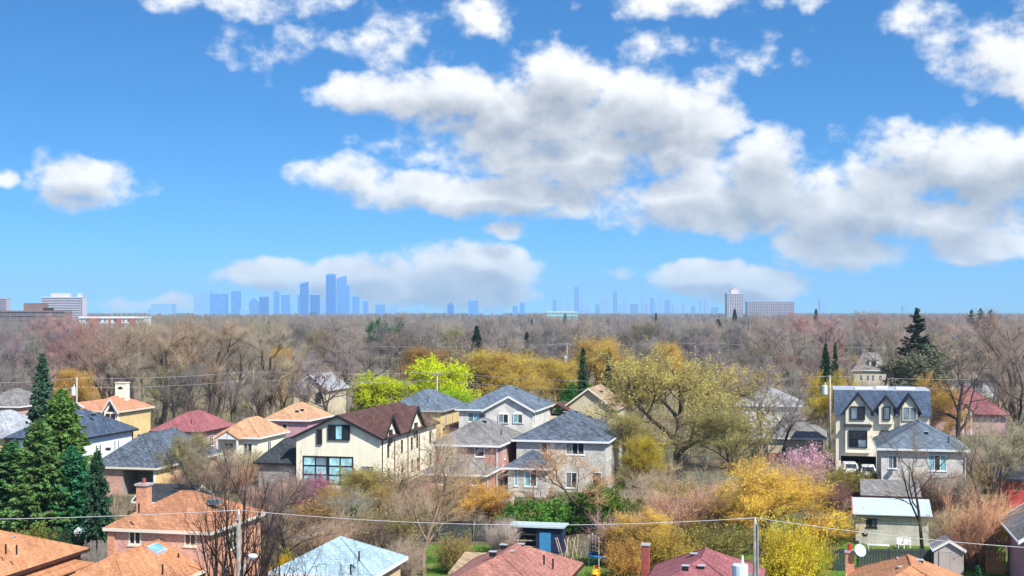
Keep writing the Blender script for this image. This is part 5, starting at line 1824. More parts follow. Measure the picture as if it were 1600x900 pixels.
def pole(label, x, Y, ytop, r=.15, arm=None, mat='wood_grey', insul=2, transformer=None, rz=ROT):
    p = PY(x, ytop, Y)
    o = empty('utility_pole', (p.x, p.y, 0), rz)
    tag(o, label, 'utility pole', 'wooden utility poles')
    MB().tube([(0, 0, 0), (0, 0, p.z * .5), (0, 0, p.z)], [r, r * .88, r * .72], 10).build('post', M[mat], o, smooth=True)
    if arm:
        MB().box(-arm, -.05 - r * .9, p.z - .45, arm, .06 - r * .9, p.z - .3).build('crossarm', M['wood_grey'], o)
        for s_ in (-1, 1):
            MB().tube([(s_ * arm * .85, -r * .9, p.z - .3), (s_ * arm * .85, -r * .9, p.z - .1)], [.05, .035], 8).build('insulator', M['white'], o)
    else:
        MB().tube([(0, 0, p.z), (0, 0, p.z + .22)], [.05, .035], 8).build('insulator', M['white'], o)
    if transformer:
        tx, tz, tr_, th = transformer
        t_ = MB().tube([(tx, 0, tz), (tx, 0, tz + .05), (tx, 0, tz + th), (tx, 0, tz + th + .06)], [tr_ * .9, tr_, tr_, tr_ * .8], 16).build('transformer', M['transformer'], o, smooth=False)
        MB().tube([(tx + tr_ * .3, 0, tz + th + .06), (tx + tr_ * .3, 0, tz + th + .5)], [.07, .05], 8).build('bushing', M['white'], t_)
        MB().box(min(0, tx) + (.1 if tx > 0 else tr_ * .8), -.05, tz + th * .6, max(0, tx) - (tr_ * .8 if tx > 0 else .1), .05, tz + th * .7).build('bracket', M['galv'], t_)
    return o, p


o1, pA = pole('weathered utility pole with street lamp in front of orange two-storey house', 373, 68, 803, .15)
# street lamp arm
arm = [(0.1, -.1, 4.7), (.3, -.25, 6.0), (.55, -.4, 6.9), (.75, -.45, 7.3), (.92, -.5, 7.45)]
MB().tube(arm, .045, 8).build('lamp_arm', M['white'], o1, smooth=True)
lh = MB()
rings = [[Vector((1.02 + .26 * math.cos(t * .5236) * k, -.52 + .2 * math.sin(t * .5236) * k, 7.45 + zz_)) for t in range(12)] for k, zz_ in ((.5, .10), (1.0, .03), (1.0, -.05), (.55, -.17))]
lh.poly(rings[0])
lh.poly(rings[3][::-1])
for k in range(3):
    for t in range(12):
        lh.poly([rings[k][t], rings[k][(t + 1) % 12], rings[k + 1][(t + 1) % 12], rings[k + 1][t]])
lh.build('lamp_head', M['white'], o1, smooth=True)
MB().tube([(-.1, -.17, 9.2), (.1, -.17, 9.2)], .05, 6).build('bracket', M['galv'], o1)
o2, pB = pole('weathered utility pole with pale transformer beside maroon roof', 1180, 68, 815, .15, transformer=(-.78, 5.35, .42, 1.45))
MB().tube([(.12, -.12, 9.0), (.16, -.14, 7.4), (.15, -.14, 6.0)], .035, 6).build('conduit', M['galv'], o2)
pA.z += .2
pB.z += .2
wire('power_cable', 'pale cable running left from the lamp pole out of frame', pA, PY(-120, 812, 68), .12)
wire('power_cable', 'long pale cable sagging between the two foreground poles', pA, pB, .56)
wire('power_cable', 'pale cable running right from transformer pole over the orange roof', pB, PY(1720, 862, 68), .25)
wire('power_cable', 'thin dark cable crossing the garage roof at right', PY(1240, 803, 105), PY(1640, 797, 105), .5, .012, 'dark_wire')
wire('service_drop', 'thin service cable from lamp pole crossing cream house front', PY(250, 765, 110), PY(820, 757, 125), .3, .010, 'dark_wire')

midp = [('grey utility pole with transformer beside terracotta house', 120, 197, 591, (-.55, 7.3, .35, 1.2)), ('tall grey utility pole standing above peach roofed house', 396, 215, 580, None),
        ('grey utility pole in front of lime green tree', 683, 215, 581, None), ('grey utility pole with transformer left of three-gable house', 1297, 190, 588, (-.75, 7.9, .38, 1.25))]
tops = []
for lab, x, Y, yt, tr_ in midp:
    o, p = pole(lab, x, Y, yt, .16, 1.1 if tr_ is None else None, transformer=tr_, mat='concrete')
    tops.append(p)
names = ['from the left edge to the transformer pole', 'between transformer pole and peach house pole', 'between peach house pole and lime tree pole', 'from lime tree pole to the pole beside three-gable house', 'from three-gable house pole to the right edge']
ends = [PY(-80, 596, 190)] + tops + [PY(1700, 590, 200)]
for k in range(5):
    for j, (dz, what) in enumerate(((.05, 'upper'), (-1.35, 'lower'))):
        a, b = ends[k] + EZ * dz, ends[k + 1] + EZ * dz
        wire('power_cable', '%s street cable %s' % (what, names[k]), a, b, .45 if k != 3 else 1.3, .018)
fp = []
for lab, x, Y, yt in (('small distant pole with transformer above yellow trees', 886, 360, 537), ('small distant pole above the big willow', 1086, 360, 536)):
    o, p = pole(lab, x, Y, yt, .16, 1.3, transformer=(-.5, 6.2, .4, 1.3) if x == 886 else None, mat='concrete')
    fp.append(p)
for j, (dz, what) in enumerate(((0, 'upper'), (-3.2, 'lower'))):
    for a, b, wh in ((PY(560, 541, 360), fp[0], 'left of the small distant poles'), (fp[0], fp[1], 'between the two small distant poles'), (fp[1], PY(1500, 542, 360), 'right of the small distant poles')):
        wire('power_cable', '%s far cable %s' % (what, wh), a + EZ * dz, b + EZ * dz, .5, .024)

# ------------------------------------------------------------------ cars on the drive
def car(label, px, py, rz, tint='car_white'):
    p = G(px, py)
    o = empty('parked_car', (p.x, p.y, .008), rz)
    tag(o, label, 'car', 'white cars parked before the three-gable house')
    prof = [(-2.2, .35), (-2.25, .75), (-2.2, 1.0), (-1.95, 1.05), (-1.55, 1.62), (.55, 1.66), (1.15, 1.12), (2.0, .98), (2.22, .75), (2.2, .35)]
    prof = [(-a, b) for a, b in prof]     # rear faces -y side of the drive after turning
    mb = MB()
    L_, R_ = [], []
    for x, z in prof:
        hw = .9 if z < 1.1 else .72
        L_.append(Vector((-hw, x, z)))
        R_.append(Vector((hw, x, z)))
    n = len(prof)
    for i in range(n):
        j = (i + 1) % n
        mb.poly([L_[i], L_[j], R_[j], R_[i]])
    mb.poly(L_)
    mb.poly(R_[::-1])
    mb.build('body', M[tint], o)
    # glass: rear screen, windscreen, sides
    for nm, a, b, s_ in (('rear_window', (2.02 - .07, 1.10), (1.60, 1.56), 1), ('windscreen', (-.60, 1.60), (-1.08, 1.18), -1)):
        off = Vector((0, .02 * s_, .02))
        MB().poly([Vector((-.66, a[0], a[1])) + off, Vector((.66, a[0], a[1])) + off, Vector((.62, b[0], b[1])) + off, Vector((-.62, b[0], b[1])) + off]).build(nm, M['glass'], o, fix=False)
    for s_ in (-1, 1):
        MB().poly([(s_ * .885, 1.7, 1.12), (s_ * .885, -.95, 1.12), (s_ * .755, -.5, 1.56), (s_ * .755, 1.45, 1.54)]).build('side_window', M['glass'], o, fix=False)
        MB().box(s_ * .78 - .12, 2.16, .78, s_ * .78 + .1, 2.27, 1.0).build('tail_light', M['tail'], o)
        for yy in (1.35, -1.4):
            wh = MB().tube([(s_ * .72, yy, .33), (s_ * .93, yy, .33)], .33, 14).build('tyre', M['tyre'], o)
            MB().tube([(s_ * .90, yy, .33), (s_ * .945, yy, .33)], .19, 10).build('rim', M['galv'], wh)
    MB().box(-.26, 2.255, .62, .26, 2.29, .75).build('number_plate', M['cream_trim'], o)
    MB().box(-.88, 2.18, .36, .88, 2.3, .52).build('bumper', M['dark_int'], o)
    return o


car('left of two white cars parked on the drive', 1327, 743, math.pi + ROT + .1)
car('right of two white cars parked on the drive', 1356, 748, math.pi + ROT)

# ------------------------------------------------------------------ garden things
def fence(name, label, a, b, h_, bw, mat, gap=.025, rail='wood_dark'):
    a, b = Vector(a), Vector(b)
    L_ = (b - a).length
    d = (b - a).normalized()
    o = empty(name, a, math.atan2(d.y, d.x))
    tag(o, label, 'fence')
    n = int(L_ / bw)
    me = None
    rr = random.Random(n)
    for i in range(n):
        if me is None:
            ob = MB().box(0, -.012, .06, bw - gap, .012, h_).build('board', M[mat], o)
            me = ob.data
        else:
            ob = link('board', me, None, o)
        ob.location = (i * bw, rr.uniform(-.006, .006), rr.uniform(-.02, .02))
        ob.rotation_euler = (rr.uniform(-.01, .01), rr.uniform(-.006, .006), 0)
    for k in range(int(L_ / 2.4) + 1):
        MB().box(k * 2.4 - .05, .03, 0, k * 2.4 + .05, .13, h_ + .08).build('post', M[rail], o)
    for zz_ in (.35, h_ - .3):
        MB().box(0, .03, zz_, L_, .08, zz_ + .09).build('rail', M[rail], o)
    return o


fence('dark_fence', 'dark stained board fence behind the orange right bungalow', G(1340, 893), G(1462, 893) , 1.75, .22, 'wood_dark')
fence('dark_fence', 'short dark board fence left of the brick chimney at right', G(1302, 892), G(1338, 893), 1.7, .22, 'wood_dark')
fence('orange_fence', 'orange stained board fence by the pink house', G(1541, 897), G(1573, 899), 1.8, .2, 'wood_orange', rail='wood_orange')
fence('grey_fence', 'grey weathered board fence behind the orange bungalow', G(118, 872), G(172, 868), 1.8, .2, 'wood_grey', rail='wood_grey')
fence('dark_fence', 'dark board fence along lawn behind the rust roof', G(640, 846), G(800, 846), 1.4, .2, 'wood_dark')
fence('white_fence', 'white picket fence between brick house and stone house', G(779, 792), G(804, 792), 1.2, .2, 'white', rail='white')
fence('dark_rail_fence', 'dark fence at far side of yellow bush', G(1255, 830), G(1330, 834), 1.2, .25, 'wood_dark')

# navy garden shelter with blue door
p = G(797, 862)
o = empty('garden_shelter', p, ROT)
tag(o, 'navy garden shelter with flat pale roof and blue door', 'shed')
Wd = 4.4
MB().box(0, 1.6, 0, Wd, 1.7, 2.1).box(0, 0, 0, .1, 1.6, 2.1).box(Wd - .1, 0, 0, Wd, 1.6, 2.1).build('wall', M['navy'], o)
MB().box(-.2, -.3, 2.11, Wd + .2, 2.0, 2.24).build('roof', M['metal_roof'], o)
MB().box(2.2, 0, 0, Wd - .12, .08, 1.95).build('front_wall', M['navy'], o)
dr_ = MB().box(2.5, -.05, .05, 3.45, -.005, 1.75).build('door', M['blue_door'], o)
MB().box(3.28, -.09, .85, 3.34, -.052, 1.0).build('handle', M['galv'], dr_)
for k in range(3):
    MB().box(.12, .3 + .001, .4 + .5 * k, 2.18, .7, .45 + .5 * k).build('shelf', M['wood_pale'], o)
# leaning lumber
lum = random.Random(4)
for k in range(12):
    p = G(876 + k * 3.4, 872 + lum.uniform(-3, 3))
    o = MB().tube([(0, 0, .03), (lum.uniform(-.5, .5), .55, lum.uniform(1.2, 1.9))], .035, 4).build('timber_pole', M['wood_pale'], None)
    o.location = p
    tag(o, 'leaning pale timber, %s from left, beside the blue door' % ORD[k], 'timber', 'timbers leaning by the garden shelter')
# trampoline
p = G(941, 884)
o = empty('trampoline', p, 0)
tag(o, 'round trampoline with blue padded rim, white poles and dark net', 'trampoline')
rd = 1.05
n = 24
ringp = [(rd * math.cos(6.2832 * t / n), rd * math.sin(6.2832 * t / n), .85) for t in range(n)]
MB().tube(ringp + [ringp[0]], .10, 8, False).build('rim_pad', M['blue_pad'], o, smooth=True)
MB().poly([(x * .93, y * .93, .84) for x, y, z in ringp]).build('mat', M['net'], o, fix=False)
for t in range(6):
    a_ = 6.2832 * (t + .2) / 6
    MB().tube([(rd * math.cos(a_) * 1.03, rd * math.sin(a_) * 1.03, 0), (rd * math.cos(a_) * 1.03, rd * math.sin(a_) * 1.03, 2.45)], .035, 8).build('pole', M['white'], o)
nn = MB()
for t in range(n):
    a_, b_ = 6.2832 * t / n, 6.2832 * (t + .35) / n
    nn.poly([(rd * math.cos(a_), rd * math.sin(a_), .95), (rd * math.cos(b_), rd * math.sin(b_), .95), (rd * math.cos(b_), rd * math.sin(b_), 2.3), (rd * math.cos(a_), rd * math.sin(a_), 2.3)])
for zz_ in (1.2, 1.5, 1.8, 2.1):
    for t in range(n):
        a_, b_ = 6.2832 * t / n, 6.2832 * (t + 1) / n
        nn.poly([(rd * math.cos(a_), rd * math.sin(a_), zz_), (rd * math.cos(b_), rd * math.sin(b_), zz_), (rd * math.cos(b_), rd * math.sin(b_), zz_ + .05), (rd * math.cos(a_), rd * math.sin(a_), zz_ + .05)])
nt_ = nn.build('net', M['net'], o, fix=False)
nt_['kind'] = 'stuff'
# yellow toddler slide
p = G(931, 909)
o = empty('toy_slide', p, ROT)
tag(o, 'yellow plastic toddler play slide with dark tunnel opening', 'slide')
MB().tube([(0, .5, .25), (0, .3, .55), (0, -.1, .62), (0, -.45, .45)], [.30, .36, .36, .30], 14).build('tunnel', M['yellow_plastic'], o, smooth=True)
MB().tube([(0, -.46, .45), (0, -.49, .44)], .20, 12).build('opening', M['dark_int'], o)
MB().tube([(-.28, .35, 0), (-.2, .3, 1.15)], .04, 6).build('ladder_rail', M['yellow_plastic'], o)
MB().tube([(.28, .35, 0), (.2, .3, 1.15)], .04, 6).build('ladder_rail', M['yellow_plastic'], o)
for zz_ in (.75, .95, 1.1):
    MB().tube([(-.24, .32, zz_), (.24, .32, zz_)], .03, 6).build('rung', M['red_plastic'], o)
# two white chairs by the garage
def chair(label, px, py, rz):
    p = G(px, py)
    o = empty('garden_chair', p, rz)
    tag(o, label, 'chair', 'white plastic chairs by the block garage')
    MB().box(-.26, -.25, .40, .26, .25, .45).build('seat', M['white'], o)
    MB().box(-.26, .21, .451, .26, .27, .92).build('backrest', M['white'], o)
    for sx in (-1, 1):
        for sy in (-1, 1):
            MB().box(sx * .23 - .025, sy * .22 - .025, 0, sx * .23 + .025, sy * .22 + .025, .399).build('leg', M['white'], o)
        MB().box(sx * .26 - .03, -.25, .62, sx * .26 + .03, .205, .66).build('armrest', M['white'], o)


chair('left white plastic garden chair below the block garage wall', 1407, 858, ROT + .2)
chair('right white plastic garden chair below the block garage wall', 1418, 858, ROT - .15)
# barbecue and a lattice table near the garage corner
p = G(1351, 852)
o = empty('kettle_barbecue', p, 0)
tag(o, 'small black barbecue at corner of the block garage', 'barbecue')
prof = [(.0, .75), (.16, .77), (.26, .86), (.28, .95), (.24, 1.06), (.12, 1.14), (0.02, 1.16)]
mb = MB()
mb.tube([(0, 0, z_) for r_, z_ in prof], [max(r_, .01) for r_, z_ in prof], 14)
mb.build('kettle', M['black'], o, smooth=True)
for t in range(3):
    a_ = 2.0944 * t
    MB().tube([(.14 * math.cos(a_), .14 * math.sin(a_), .8), (.26 * math.cos(a_), .26 * math.sin(a_), 0)], .02, 6).build('leg', M['galv'], o)
p = G(1355, 862)
o = empty('lattice_table', p, ROT)
tag(o, 'low white lattice bench by the dark fence at right', 'bench')
for k in range(5):
    MB().box(0, k * .13, .52, 1.8, k * .13 + .09, .56).build('slat', M['white'], o)
for xx in (.08, 1.66):
    MB().box(xx, .02, 0, xx + .07, .6, .518).build('leg', M['white'], o)
# small grey low shed behind the narrow spruce, and a brick-red playhouse roofline
h = simple('grey_shed', 'grey low shed with white roof behind the narrow spruce', 122, 832, 2.0, 3.2, 3.0, 2.6, 'wood_grey', 'metal_roof', 'gx', 'white', 'shed', oh=.2)
h = simple('low_grey_garage', 'low grey garage roof in front of the grey bungalow', 213, 783, 2.3, 5.0, 5.0, 3.5, 'concrete', 'sh_dark', 'gx', 'white', 'garage', oh=.3)

# ------------------------------------------------------------------ trees and shrubs of the gardens
def free(x, y, m=1.0):
    for loc, rot, w_, d_ in FOOT:
        q_ = Matrix.Rotation(-rot, 2) @ (Vector((x, y)) - loc)
        if -m < q_.x < w_ + m and -m < q_.y < d_ + m:
            return False
    return True


YEL, GOLD, OLIVE, LIME = (.62, .44, .045), (.52, .33, .06), (.36, .30, .10), (.50, .62, .015)
TAN, ROSE, MAUVE, GREY, BROWN, RUST = (.40, .29, .19), (.40, .21, .18), (.27, .22, .23), (.25, .225, .20), (.30, .215, .15), (.44, .23, .13)
GREEN, DKGREEN, BLUEGREEN, PINK = (.10, .24, .035), (.035, .115, .035), (.045, .115, .075), (.66, .34, .40)
DARKBARK, GREYBARK, TANBARK = (.055, .038, .034), (.13, .11, .095), (.24, .17, .11)

# evergreens at the left
plant('spruce', 'spruce_tree', 'tree', 'tall dense blue-green spruce rising highest at the left', 66, 131, 556, (.075, .145, .085), width=56)
plant('full_spruce', 'spruce_tree', 'tree', 'broad bright green evergreen in front of the tall spruce', 96, 118, 612, (.14, .25, .055), width=116)
plant('full_spruce', 'spruce_tree', 'tree', 'wide dark green evergreen at the left edge', 18, 112, 694, (.085, .19, .06), width=140)
plant('full_spruce', 'spruce_tree', 'tree', 'full green evergreen right of the widest one at left', 62, 108, 660, (.12, .22, .06), width=110)
plant('full_spruce', 'spruce_tree', 'tree', 'low emerald green evergreen reaching the narrow spruce', 112, 109, 700, (.045, .19, .075), width=100)
plant('young_spruce', 'spruce_tree', 'tree', 'narrow dark spruce with bare lower trunk before grey bungalow', 152, 101, 706, (.04, .10, .05), width=44, bark=DARKBARK)
plant('young_spruce', 'spruce_tree', 'tree', 'small dark spruce tip above the left evergreens', 24, 116, 690, (.05, .085, .05), width=40)
plant('green_shrub', 'shrub', 'shrub', 'yellow-green low shrub beside the orange bungalow roof', 62, 104, 822, (.26, .27, .07), width=60)
plant('green_shrub', 'shrub', 'shrub', 'dark green shrub under evergreens by the orange bungalow', 100, 103, 826, (.06, .12, .06), width=50)
plant('twig_shrub', 'shrub', 'shrub', 'pale bare shrub between the two orange roofs', 150, 97, 852, GREY, width=50)
plant('twig_shrub', 'shrub', 'shrub', 'rusty shrub under the narrow spruce', 118, 104, 838, RUST, width=24)
# foreground bare trees
plant('near_sapling', 'bare_tree', 'tree', 'dark many-stemmed bare tree beside the lamp pole', 378, 76, 684, (.12, .08, .07), (.04, .028, .026), width=170, rz=.4)
plant('near_sapling', 'bare_tree', 'tree', 'slender dark bare tree left of the lamp pole', 340, 80, 712, (.12, .08, .07), (.04, .028, .026), width=90, rz=5.0)
plant('near_sapling', 'bare_tree', 'tree', 'thin bare tree right of the lamp pole', 412, 79, 742, (.13, .085, .075), DARKBARK, width=90, rz=2.1)
plant('near_sapling', 'bare_tree', 'tree', 'low dark bare tree in front of pale blue roof', 452, 72, 822, (.11, .075, .07), DARKBARK, width=130, rz=1.2)
plant('near_sapling', 'bare_tree', 'tree', 'slim bare sapling in front of pale blue roof', 545, 70, 850, (.12, .08, .08), DARKBARK, width=60, rz=3.2)
plant('tan_tree', 'bare_tree', 'tree', 'wide tan bare tree on the lawn behind pale blue roof', 662, 99, 645, (.42, .31, .20), TANBARK, width=150)
plant('olive_tree', 'budding_tree', 'tree', 'pale olive budding tree over the grey bungalow roof', 290, 131, 672, (.40, .34, .17), GREYBARK, width=80)
plant('cluster', 'bare_tree', 'tree', 'grey-brown bare tree below the grey bungalow', 330, 122, 690, (.26, .20, .15), GREYBARK, width=110)
plant('cluster', 'bare_tree', 'tree', 'dense grey-brown bare tree left of the pink blossom', 440, 118, 730, (.22, .175, .15), GREYBARK, width=130)
plant('maple', 'bare_tree', 'tree', 'dark grey bare tree behind pale blue roof', 455, 103, 772, (.17, .14, .13), DARKBARK, width=130)
plant('cherry', 'cherry_tree', 'tree', 'small pink blossoming tree under the big grid window', 492, 131, 738, (.58, .25, .34), GREYBARK, width=66)
plant('golden_tree', 'budding_tree', 'tree', 'golden budding tree right of the pink blossom', 520, 121, 757, (.50, .30, .07), TANBARK, width=80)
plant('olive_tree', 'budding_tree', 'tree', 'olive weeping tree at right corner of cream house', 560, 124, 730, (.42, .34, .11), GREYBARK, width=70)
plant('tan_tree', 'bare_tree', 'tree', 'tan bare tree before the side of cream house', 612, 128, 690, (.42, .31, .20), TANBARK, width=110)
plant('twig_shrub', 'shrub', 'shrub', 'brown bare thicket below the golden budding tree', 560, 108, 800, BROWN, width=130)
plant('twig_shrub', 'shrub', 'shrub', 'tan bare thicket behind pale blue roof peak', 500, 104, 812, TAN, width=110)
plant('budding_shrub', 'shrub', 'shrub', 'olive budding thicket left of the tan tree trunk', 610, 110, 790, (.34, .28, .12), width=110)
plant('green_shrub', 'shrub', 'shrub', 'dark green small evergreen under the olive weeping tree', 549, 114, 792, DKGREEN, width=24)
plant('forsythia', 'shrub', 'shrub', 'yellow forsythia beside the pale blue roof', 444, 96, 862, (.70, .52, .02), width=34)
plant('golden_tree', 'budding_tree', 'tree', 'orange-gold weeping tree below the brick house', 738, 119, 744, (.72, .42, .10), TANBARK, width=112)
plant('tan_tree', 'bare_tree', 'tree', 'pale bare tree left of the brick house', 690, 131, 668, (.40, .31, .23), TANBARK, width=60)
plant('twig_shrub', 'shrub', 'shrub', 'dark red bare shrub beside the orange-gold tree', 781, 122, 776, (.26, .05, .055), width=56)
plant('twig_shrub', 'shrub', 'shrub', 'pale leafless shrub in front of dark red shrub', 786, 108, 806, (.42, .35, .30), width=60)
for k in range(5):
    plant('hedge_plant', 'hedge_plant', 'shrub', 'green hedge plant, %s from left below the stone house' % ORD[k], 809 + k * 15, 117, 780 + (k % 2) * 3, (.20, .46, .08), width=38, group='hedge below the stone house')
for k, (x, yt, c_) in enumerate(((885, 778, (.09, .18, .04)), (918, 752, (.14, .27, .03)), (945, 760, (.17, .26, .04)), (968, 778, (.13, .20, .04)))):
    plant('green_shrub' if k != 1 else 'green_tree', 'green_shrub', 'shrub', 'green leafing shrub, %s from left, right of the hedge' % ORD[k], x, 118 + k, yt, c_, width=66, group='green shrubs below stone house corner')
plant('leaning', 'leaning_tree', 'tree', 'orange-twigged bare tree leaning left across the stone house', 958, 117, 690, (.46, .28, .15), (.12, .075, .055), width=150, rz=0.0)
plant('olive_tree', 'budding_tree', 'tree', 'yellow budding small tree at willow foot', 1010, 139, 680, (.52, .40, .05), GREYBARK, width=80)
# thicket that fills the back gardens
rt = random.Random(23)
THK = [(405, 835), (425, 800), (470, 790), (488, 838), (520, 800), (540, 835), (575, 815), (590, 780), (632, 800), (640, 838), (700, 805), (350, 770), (380, 745), (300, 770),
       (995, 815), (1030, 795), (1075, 800), (1105, 790), (1130, 830), (1085, 835), (1150, 800), (1225, 780), (1010, 760), (1320, 775), (1470, 800), (1555, 800), (1580, 770), (1500, 740)]
for k, (x, yb) in enumerate(sorted(THK)):
    Y_ = at_base(yb)
    if not free((x - 800) / FPX * Y_, Y_, .6):
        continue
    kd, tn, wrd = rt.choice([('twig_shrub', TAN, 'tan bare'), ('twig_shrub', BROWN, 'brown bare'), ('upright_shrub', (.40, .30, .22), 'straw bare'), ('budding_shrub', (.42, .33, .11), 'olive budding'), ('twig_shrub', GREY, 'grey bare'), ('upright_shrub', (.44, .29, .18), 'ginger bare')])
    plant(kd, 'shrub', 'shrub', '%s garden thicket, %s from left among back garden shrubs' % (wrd, ORD[k]), x, Y_, 0, [v * rt.uniform(.85, 1.15) for v in tn], TANBARK, hscale=rt.uniform(2.6, 4.4), width=rt.uniform(70, 110), group='back garden thickets')
# the big willow
plant('big_willow', 'willow_tree', 'tree', 'huge spreading olive-yellow willow right of the stone house', 1058, 157, 541, (.60, .50, .17), (.135, .105, .07), width=300, rz=.9)
plant('olive_tree', 'budding_tree', 'tree', 'olive drooping tree beneath right side of the willow', 1138, 148, 632, (.38, .33, .13), GREYBARK, width=130)
plant('olive_tree', 'budding_tree', 'tree', 'olive drooping tree beneath left side of the willow', 985, 150, 640, (.42, .35, .13), GREYBARK, width=90)
plant('twig_shrub', 'shrub', 'shrub', 'brown leafless thicket left of the tan tree trunk base', 628, 97, 835, (.33, .26, .19), TANBARK, width=90)
plant('budding_shrub', 'shrub', 'shrub', 'olive budding bush on lawn right of tan tree trunk', 708, 100, 828, (.42, .33, .12), TANBARK, width=60)
plant('olive_tree', 'budding_tree', 'tree', 'yellowish budding tree behind left side of the willow', 985, 190, 556, (.48, .37, .11), GREYBARK, width=90)
plant('twig_shrub', 'shrub', 'shrub', 'salmon bare thicket below the willow', 1055, 112, 768, (.46, .27, .17), width=120)
plant('upright_shrub', 'shrub', 'shrub', 'rose bare thicket right of the salmon one', 1090, 112, 748, (.42, .25, .20), width=90)
plant('upright_shrub', 'shrub', 'shrub', 'pinkish upright bare shrub beside the trampoline', 968, 103, 795, (.44, .29, .25), width=90)
plant('golden_tree', 'budding_tree', 'tree', 'gold leafing tree behind red brick chimney', 1008, 101, 790, (.74, .49, .11), TANBARK, width=110)
plant('budding_shrub', 'shrub', 'shrub', 'orange-gold shrub left of red brick chimney', 978, 97, 838, (.56, .34, .09), width=76)
plant('budding_shrub', 'shrub', 'shrub', 'yellow-olive shrub right of red brick chimney', 1050, 99, 820, (.50, .38, .08), width=90)
plant('budding_shrub', 'shrub', 'shrub', 'olive shrub behind the maroon roof', 1120, 104, 812, (.30, .27, .08), width=110)
plant('golden_tree', 'golden_tree', 'tree', 'big golden leafing tree above the transformer pole', 1190, 107, 714, (.80, .53, .10), TANBARK, width=170)
plant('golden_tree', 'golden_tree', 'tree', 'smaller golden tree left of the biggest golden one', 1135, 112, 752, (.70, .48, .12), TANBARK, width=100)
plant('forsythia', 'shrub', 'shrub', 'bright yellow bush right of transformer pole', 1232, 92, 806, (.74, .61, .06), width=100)
plant('forsythia', 'shrub', 'shrub', 'yellow-green bush at right foot of bright yellow bush', 1262, 96, 836, (.52, .50, .05), width=80)
plant('budding_shrub', 'shrub', 'shrub', 'olive bush below the dark red thicket', 1275, 108, 800, (.28, .27, .07), width=90)
plant('cherry', 'cherry_tree', 'tree', 'pink weeping cherry in full blossom left of the cars', 1256, 146, 694, (.90, .60, .66), GREYBARK, width=104)
plant('twig_shrub', 'shrub', 'shrub', 'dark plum bare thicket right of the weeping cherry', 1302, 128, 748, (.17, .09, .08), width=66)
plant('green_shrub', 'shrub', 'shrub', 'dark green clipped shrub right of the parked cars', 1376, 152, 733, (.07, .12, .04), width=26)
plant('green_shrub', 'shrub', 'shrub', 'green shrub left of the parked cars', 1313, 150, 735, (.13, .16, .05), width=24)
plant('forked', 'bare_tree', 'tree', 'dark leaning bare tree in front of block garage', 1445, 104, 664, (.19, .155, .11), (.07, .05, .042), width=140, rz=0.0)
plant('upright_shrub', 'shrub', 'shrub', 'tall orange-red bare thicket right of the shed', 1530, 101, 758, (.52, .28, .16), TANBARK, width=110)
plant('upright_shrub', 'shrub', 'shrub', 'tan bare thicket beside the shed door', 1498, 104, 790, (.42, .32, .19), TANBARK, width=90)
plant('cluster', 'bare_tree', 'tree', 'olive-grey bushy bare tree right of white house', 1548, 126, 645, (.34, .30, .20), GREYBARK, width=130)
plant('olive_tree', 'budding_tree', 'tree', 'pale grey-green budding tree at the right edge', 1590, 130, 660, (.40, .34, .22), GREYBARK, width=90)
plant('knobbly', 'bare_tree', 'tree', 'tall dark knobbly pollarded tree in front of white flat house', 1503, 150, 548, (.15, .115, .10), (.055, .042, .04), width=90)
plant('open_giant', 'bare_tree', 'tree', 'tall dark bare tree at the right edge', 1612, 165, 482, (.26, .20, .17), (.06, .046, .042), width=150)
plant('young_spruce', 'spruce_tree', 'tree', 'tiny spruce beside the orange right bungalow', 1528, 92, 884, (.05, .16, .05), width=16)
plant('budding_shrub', 'shrub', 'shrub', 'yellow leafing shrub by the pink house gable', 1572, 112, 792, (.62, .50, .06), width=40)
plant('maple', 'bare_tree', 'tree', 'grey bare tree between willow and tan bungalow', 1192, 160, 560, (.29, .25, .22), GREYBARK, width=110)
plant('oak', 'bare_tree', 'tree', 'dark bare tree at left of the tan bungalow', 1222, 172, 590, (.22, .19, .17), DARKBARK, width=100)
# second row behind the houses
plant('lime_tree', 'lime_tree', 'tree', 'lime green leafy tree, smaller one left of the brightest', 601, 236, 581, (.60, .66, .03), (.16, .12, .06), width=84)
plant('lime_tree', 'lime_tree', 'tree', 'brightest lime green leafy tree in the centre', 684, 238, 556, (.68, .74, .02), (.16, .12, .06), width=108)
plant('lime_tree', 'lime_tree', 'tree', 'darker lime green tree at right foot of the brightest', 712, 222, 602, (.42, .58, .03), (.16, .12, .06), width=52)
plant('lime_tree', 'lime_tree', 'tree', 'olive green tree at left of the lime green pair', 575, 238, 592, (.36, .36, .05), (.16, .12, .06), width=44)
plant('globe_willow', 'willow_tree', 'tree', 'round golden willow behind the pale stone house', 798, 262, 545, (.64, .46, .10), (.22, .14, .06), width=136)
plant('globe_willow', 'willow_tree', 'tree', 'golden willow right of the round golden one', 868, 275, 558, (.62, .46, .10), (.22, .14, .06), width=80)
plant('globe_willow', 'willow_tree', 'tree', 'orange-gold willow behind the two narrow spruces', 925, 290, 526, (.64, .43, .11), (.22, .14, .06), width=96)
plant('globe_willow', 'willow_tree', 'tree', 'orange-gold willow behind the big willow crown', 1052, 300, 533, (.66, .44, .11), (.22, .14, .06), width=72)
plant('globe_willow', 'willow_tree', 'tree', 'small golden willow among tan trees left of cottage', 441, 262, 538, (.66, .44, .11), (.22, .14, .06), width=46)
plant('globe_willow', 'willow_tree', 'tree', 'orange-gold tree behind the terracotta house', 118, 235, 574, (.66, .42, .11), (.22, .14, .06), width=64)
plant('globe_willow', 'willow_tree', 'tree', 'low orange-brown willow above the lime trees', 668, 300, 540, (.44, .27, .09), (.2, .14, .08), width=80)
plant('golden_tree', 'budding_tree', 'tree', 'yellow tree left of the three-gable house', 1283, 200, 582, (.56, .42, .06), TANBARK, width=72)
